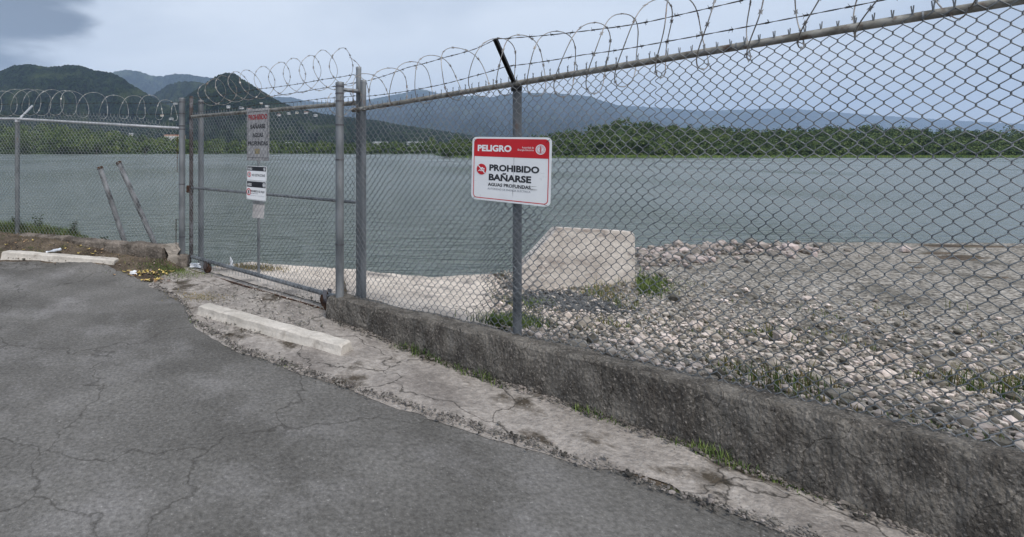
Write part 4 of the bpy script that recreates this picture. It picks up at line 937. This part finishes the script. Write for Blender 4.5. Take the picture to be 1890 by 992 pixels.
def grass(name, N, sampler, h0, h1, mat, label, wid=.004):
    Vs = []; Fs = []; tn = []; nb = 0
    for q in range(N):
        x, y, sc = sampler(); z = gz(x, y); hgt = rng.uniform(h0, h1) * sc; a = rng.uniform(0, 6.28); ln = rng.uniform(.1, .7) * hgt; d = np.array([math.cos(a), math.sin(a), 0]); sd_ = np.array([-d[1], d[0], 0]) * wid * rng.uniform(.7, 1.4)
        b0 = np.array([x, y, z]); p1 = b0 + d * ln * .3 + np.array([0, 0, hgt * .6]); p2 = b0 + d * ln + np.array([0, 0, hgt])
        Vs.append(np.array([b0 - sd_, b0 + sd_, p1 + sd_ * .7, p1 - sd_ * .7, p2])); Fs += [(nb, nb + 1, nb + 2), (nb, nb + 2, nb + 3), (nb + 3, nb + 2, nb + 4)]; nb += 5; tn += [rng.random()] * 3
    me = np_mesh(name, np.concatenate(Vs), np.array(Fs), False, tn); return tag(link_mesh(name, me, mat), label, 'grass', kind='stuff')
gm_ = noise_mat('grass_blades', (.05, .09, .02), (.12, .17, .05), 2, .7, tone=.6, spec=.3)
dry = noise_mat('dry_grass', (.14, .12, .05), (.26, .22, .10), 2, .8, tone=.5, spec=.2)
def sg1():
    px = rng.uniform(-160, 142); d = rng.uniform(.02, .34); s = l_s(px); p = LP(s, 0, -d); k = 1.0 if px < 118 else .5; return p.x, p.y, k * (1.0 - .35 * (px / 150 if px > 0 else 0))
grass('grass', 5200, sg1, .07, .20, gm_, 'clump of green grass growing behind the post of the left fence')
grass('grass', 1800, sg1, .05, .17, dry, 'dead straw blades mixed into the grass clump behind the left fence')
def sg2():
    px = rng.normal(893, 24); s = r_s(px); p = RP(s, 0, -rng.uniform(.25, .75)); return p.x, p.y, 1
grass('grass', 1600, sg2, .03, .10, gm_, 'grass tufts between the right fence kerb and the boat ramp')
def sg3():
    p = G(rng.normal(985, 22), rng.normal(551, 5), .08); return p.x, p.y, 1
grass('grass', 350, sg3, .03, .09, gm_, 'small green tufts right of the sign post, beside the dark gravel')
def sg4():
    px = abs(rng.normal(0, 42)); p = G(1177 + px, rng.normal(520, 7), .0); return p.x, p.y, max(.25, 1.1 - px / 90)
grass('grass', 1400, sg4, .05, .14, gm_, 'grass clump at the right corner of the concrete wing wall')
def sg5():
    p = G(rng.normal(320, 32), rng.normal(507, 5), 0); return p.x, p.y, 1
grass('grass', 1500, sg5, .01, .035, gm_, 'short green weeds on the ground left of the gate wheel', .003)
def sg6():
    p = G(rng.normal(372, 26), 548 + rng.normal(0, 5), 0); return p.x, p.y, 1
grass('grass', 700, sg6, .008, .03, dry, 'dry weeds in the crack between asphalt and concrete', .003)
def sg7():
    while True:
        p = G(rng.uniform(20, 320), rng.uniform(452, 500), .1)
        if float(m_asph(np.array([p.x]), np.array([p.y]))[0]) < -.06: return p.x, p.y, 1
grass('grass', 900, sg7, .006, .03, dry, 'sparse dry stubble on the brown dirt bank', .003)
def sg8():
    p = G(rng.normal(470, 28), rng.normal(492, 3.0), -.05); return p.x, p.y, 1
grass('grass', 900, sg8, .02, .06, dry, 'brown dry weeds along the ramp edge behind the gate', .004)

def sg9():
    while True:
        x, y = samp_r(); k = float(fbm(np.array([x * 1.6 + 5]), np.array([y * 1.6]), 3)[0])
        if k > .57 and y < 7.9: return x, y, .5 + (k - .57) * 8
grass('grass', 5200, sg9, .02, .08, gm_, 'scattered low weeds growing through the gravel behind the right fence', .003)
grass('grass', 2600, sg9, .03, .10, dry, 'scattered dry straw growing through the gravel behind the right fence', .003)
def samp_e():
    x = rng.uniform(-2.0, 3.6); y = float(interp(x, asph_edge)) + rng.normal(-.03, .035); return x, y
stones('crumbled_edge', 2600, samp_e, noise_mat('edge_crumbs', (.05, .045, .04), (.24, .22, .20), 10, .95, tone=.6), .003, .010, 'loose crumbs and grit along the joint between asphalt and old concrete', 'grit')
def samp_j():
    s_ = rng.uniform(-.1, 5.6); p = RP(s_, 0, .165 + abs(rng.normal(0, .04))); return p.x, p.y
stones('crumbled_edge', 1500, samp_j, noise_mat('joint_crumbs', (.05, .045, .04), (.20, .18, .16), 10, .95, tone=.6), .003, .011, 'loose grit and soil collected at the foot of the blackened kerb', 'grit')
def sg11():
    x, y = samp_e(); k = float(fbm(np.array([x * 2.6]), np.array([1.7]), 3)[0]); return x, y, max(.12, (k - .45) * 5)
grass('grass', 1500, sg11, .008, .04, gm_, 'tiny weeds rooted in the joint between asphalt and old concrete', .0025)
def sg10():
    s = rng.uniform(0, 5.6); p = RP(s, 0, .17 + abs(rng.normal(0, .03))); k = float(fbm(np.array([s * 2.2]), np.array([3.3]), 3)[0])
    return p.x, p.y, max(.15, (k - .42) * 5)
grass('grass', 2600, sg10, .01, .07, gm_, 'weeds growing in the joint at the foot of the blackened kerb', .003)
# dark weeds by the left fence
def weed(px, y, h, label):
    p = LP(l_s(px), 0, -.22); z = gz(p.x, p.y); t = empty('weed', (p.x, p.y, z), label, 'plant', 'dark seeding weeds behind the left fence'); q = MB(); lv = MB()
    g = random.Random(px)
    for k in range(4):
        a = g.uniform(0, 6.28); tp = Vector((p.x + math.cos(a) * h * .25, p.y + math.sin(a) * h * .25, z + h * g.uniform(.7, 1))); bs_ = Vector((p.x, p.y, z)); q.tube([bs_, bs_.lerp(tp, .5) + Vector((0, 0, .02)), tp], [.004, .003, .0015], 5)
        for m_ in range(14):
            c = bs_.lerp(tp, .35 + .65 * m_ / 14); a2 = g.uniform(0, 6.28); d = Vector((math.cos(a2), math.sin(a2), g.uniform(-.2, .8))).normalized(); s_ = d.orthogonal().normalized() * .008
            lv.add([c, c + d * .025 + s_, c + d * .05, c + d * .025 - s_], [(0, 1, 2, 3)])
    q.build('stem', bark, t); lv.build('leaves', leaf_dark, t)
weed(47, 400, .30, 'dark twiggy weed just right of the left fence post'); weed(113, 410, .24, 'dark twiggy weed at the right end of the grass clump'); weed(10, 405, .28, 'dark twiggy weed left of the left fence post'); weed(172, 425, .12, 'small green weed growing between the grass clump and the leaning pipes')

# litter
leaf_y = noise_mat('yellow_dead_leaf', (.48, .36, .10), (.66, .54, .24), 20, .7); leaf_o = noise_mat('tan_dead_leaf', (.34, .20, .10), (.50, .36, .22), 20, .7)
def leaf_mesh(L, wd, curl, sd):
    g = random.Random(sd); vs = []; fs = []; n = 6
    for i in range(n + 1):
        t = i / n; ww = wd * math.sin(math.pi * min(max(t, .02), .98)) ** .8; z = curl * (t - .5) ** 2 * 4 + .006
        vs += [(L * (t - .5), -ww, z + abs(curl) * .7 + g.uniform(-.002, .002)), (L * (t - .5), 0, z), (L * (t - .5), ww, z + abs(curl) * .7)]
    for i in range(n):
        a = i * 3; fs += [(a, a + 3, a + 4, a + 1), (a + 1, a + 4, a + 5, a + 2)]
    me = bpy.data.meshes.new('dead_leaf'); me.from_pydata(vs, [], fs); me.polygons.foreach_set('use_smooth', [True] * len(fs)); me.update(); return me
lms = []
for k in range(8):
    me = leaf_mesh(random.uniform(.03, .08), random.uniform(.008, .017), random.uniform(.004, .014), k); me.materials.append(leaf_y if k % 3 else leaf_o); lms.append(me)
LX = [(17, 450), (12, 455), (93, 455), (125, 452), (148, 457), (38, 440), (48, 446), (52, 448), (44, 449), (60, 447), (120, 461), (125, 465), (163, 463), (43, 464), (188, 463), (176, 467), (187, 469), (170, 472), (145, 470), (30, 451),
      (230, 505), (238, 503), (246, 505), (258, 504), (264, 506), (270, 503), (276, 508), (262, 509), (254, 507), (272, 506), (281, 505), (288, 509), (293, 507), (300, 504), (307, 503), (312, 505), (318, 504), (292, 511), (270, 519), (277, 521), (284, 518), (290, 519), (296, 517), (266, 521), (273, 520), (288, 520), (250, 510), (240, 508), (284, 506), (302, 507)]
LX += [(random.gauss(268, 20), random.gauss(507, 2.6)) for _ in range(30)] + [(random.gauss(282, 12), random.gauss(519.5, 1.2)) for _ in range(8)]
def ghit(px, py):   # where the eye line meets the uneven ground
    ys = np.linspace(4, 9, 1200); X = (px - CX) / F * ys; zs = CH - (py - HY) / F * ys; hgt = gh(X, ys); k = np.where(zs <= hgt)[0]; k = k[0] if len(k) else 0
    return float(X[k]), float(ys[k]), float(hgt[k])
for k, (x, y) in enumerate(LX):
    p = ghit(x, y); o = bpy.data.objects.new('dead_leaf', lms[k % 8]); col.objects.link(o); o.location = (p[0], p[1], p[2] + .010); o.rotation_euler = (random.uniform(-.3, .3), random.uniform(-.3, .3), random.uniform(0, 6.28))
    kind_ = 'tan' if (k % 8) % 3 == 0 else 'yellow'
    if k < 20: tag(o, kind_ + ' dead leaf lying on the dirt bank behind the left wheel stop', 'leaf', 'dead %s leaves on the dirt bank' % kind_)
    elif y > 514: tag(o, kind_ + ' dead leaf in the small pile on the asphalt edge', 'leaf', 'dead %s leaves on the asphalt edge' % kind_)
    else: tag(o, kind_ + ' dead leaf in the drift at the end of the wheel stop', 'leaf', 'dead %s leaves in the drift' % kind_)
plastic = noise_mat('white_plastic', (.68, .70, .74), (.78, .80, .83), 20, .35); plastic_c = noise_mat('cloudy_plastic', (.42, .46, .52), (.55, .58, .64), 20, .3)
p = ghit(99, 470); c = Vector((p[0], p[1], p[2] + .05)); d = Vector((.93, .1, .18)).normalized()
bt = empty('plastic_bottle', c, 'crushed clear plastic bottle lying on the dirt bank behind the wheel stop', 'bottle')
q = MB(); q.tube([c - d * .015, c, c + d * .06, c + d * .09, c + d * .1], [.014, .022, .017, .022, .014], 14); q.tube([c - d * .015, c - d * .05, c - d * .08], [.014, .009, .009], 12); q.build('bottle_body', plastic_c, bt)
q = MB(); q.tube([c - d * .078, c - d * .098], .0145, 12); q.build('cap', plastic, bt)
def crumple(name, c, sz, mat, sd, label, cat): return rock(name, c, sz, mat, sd, label, cat, lvl=3, amp=.8)
p = ghit(247, 508); crumple('crumpled_paper', (p[0], p[1], p[2] + .03), (.05, .03, .03), plastic, 3.3, 'small crumpled white paper among yellow leaves by the wheel stop', 'litter')
p = G(361, 495, .01); crumple('plastic_bag', (p.x, p.y, .045), (.085, .05, .035), plastic, 6.6, 'crumpled white plastic bag on the ground beside the gate wheel', 'bag')
p = W(427, 482, 7.1); q = MB(); q.tube([p - Vector((0, 0, .12)), p, p + Vector((-.01, 0, .03)), p + Vector((-.015, 0, .055))], [.022, .022, .012, .008], 10); tag(q.build('plastic_bottle', plastic), 'white plastic bottle standing at the water edge behind the gate', 'bottle')
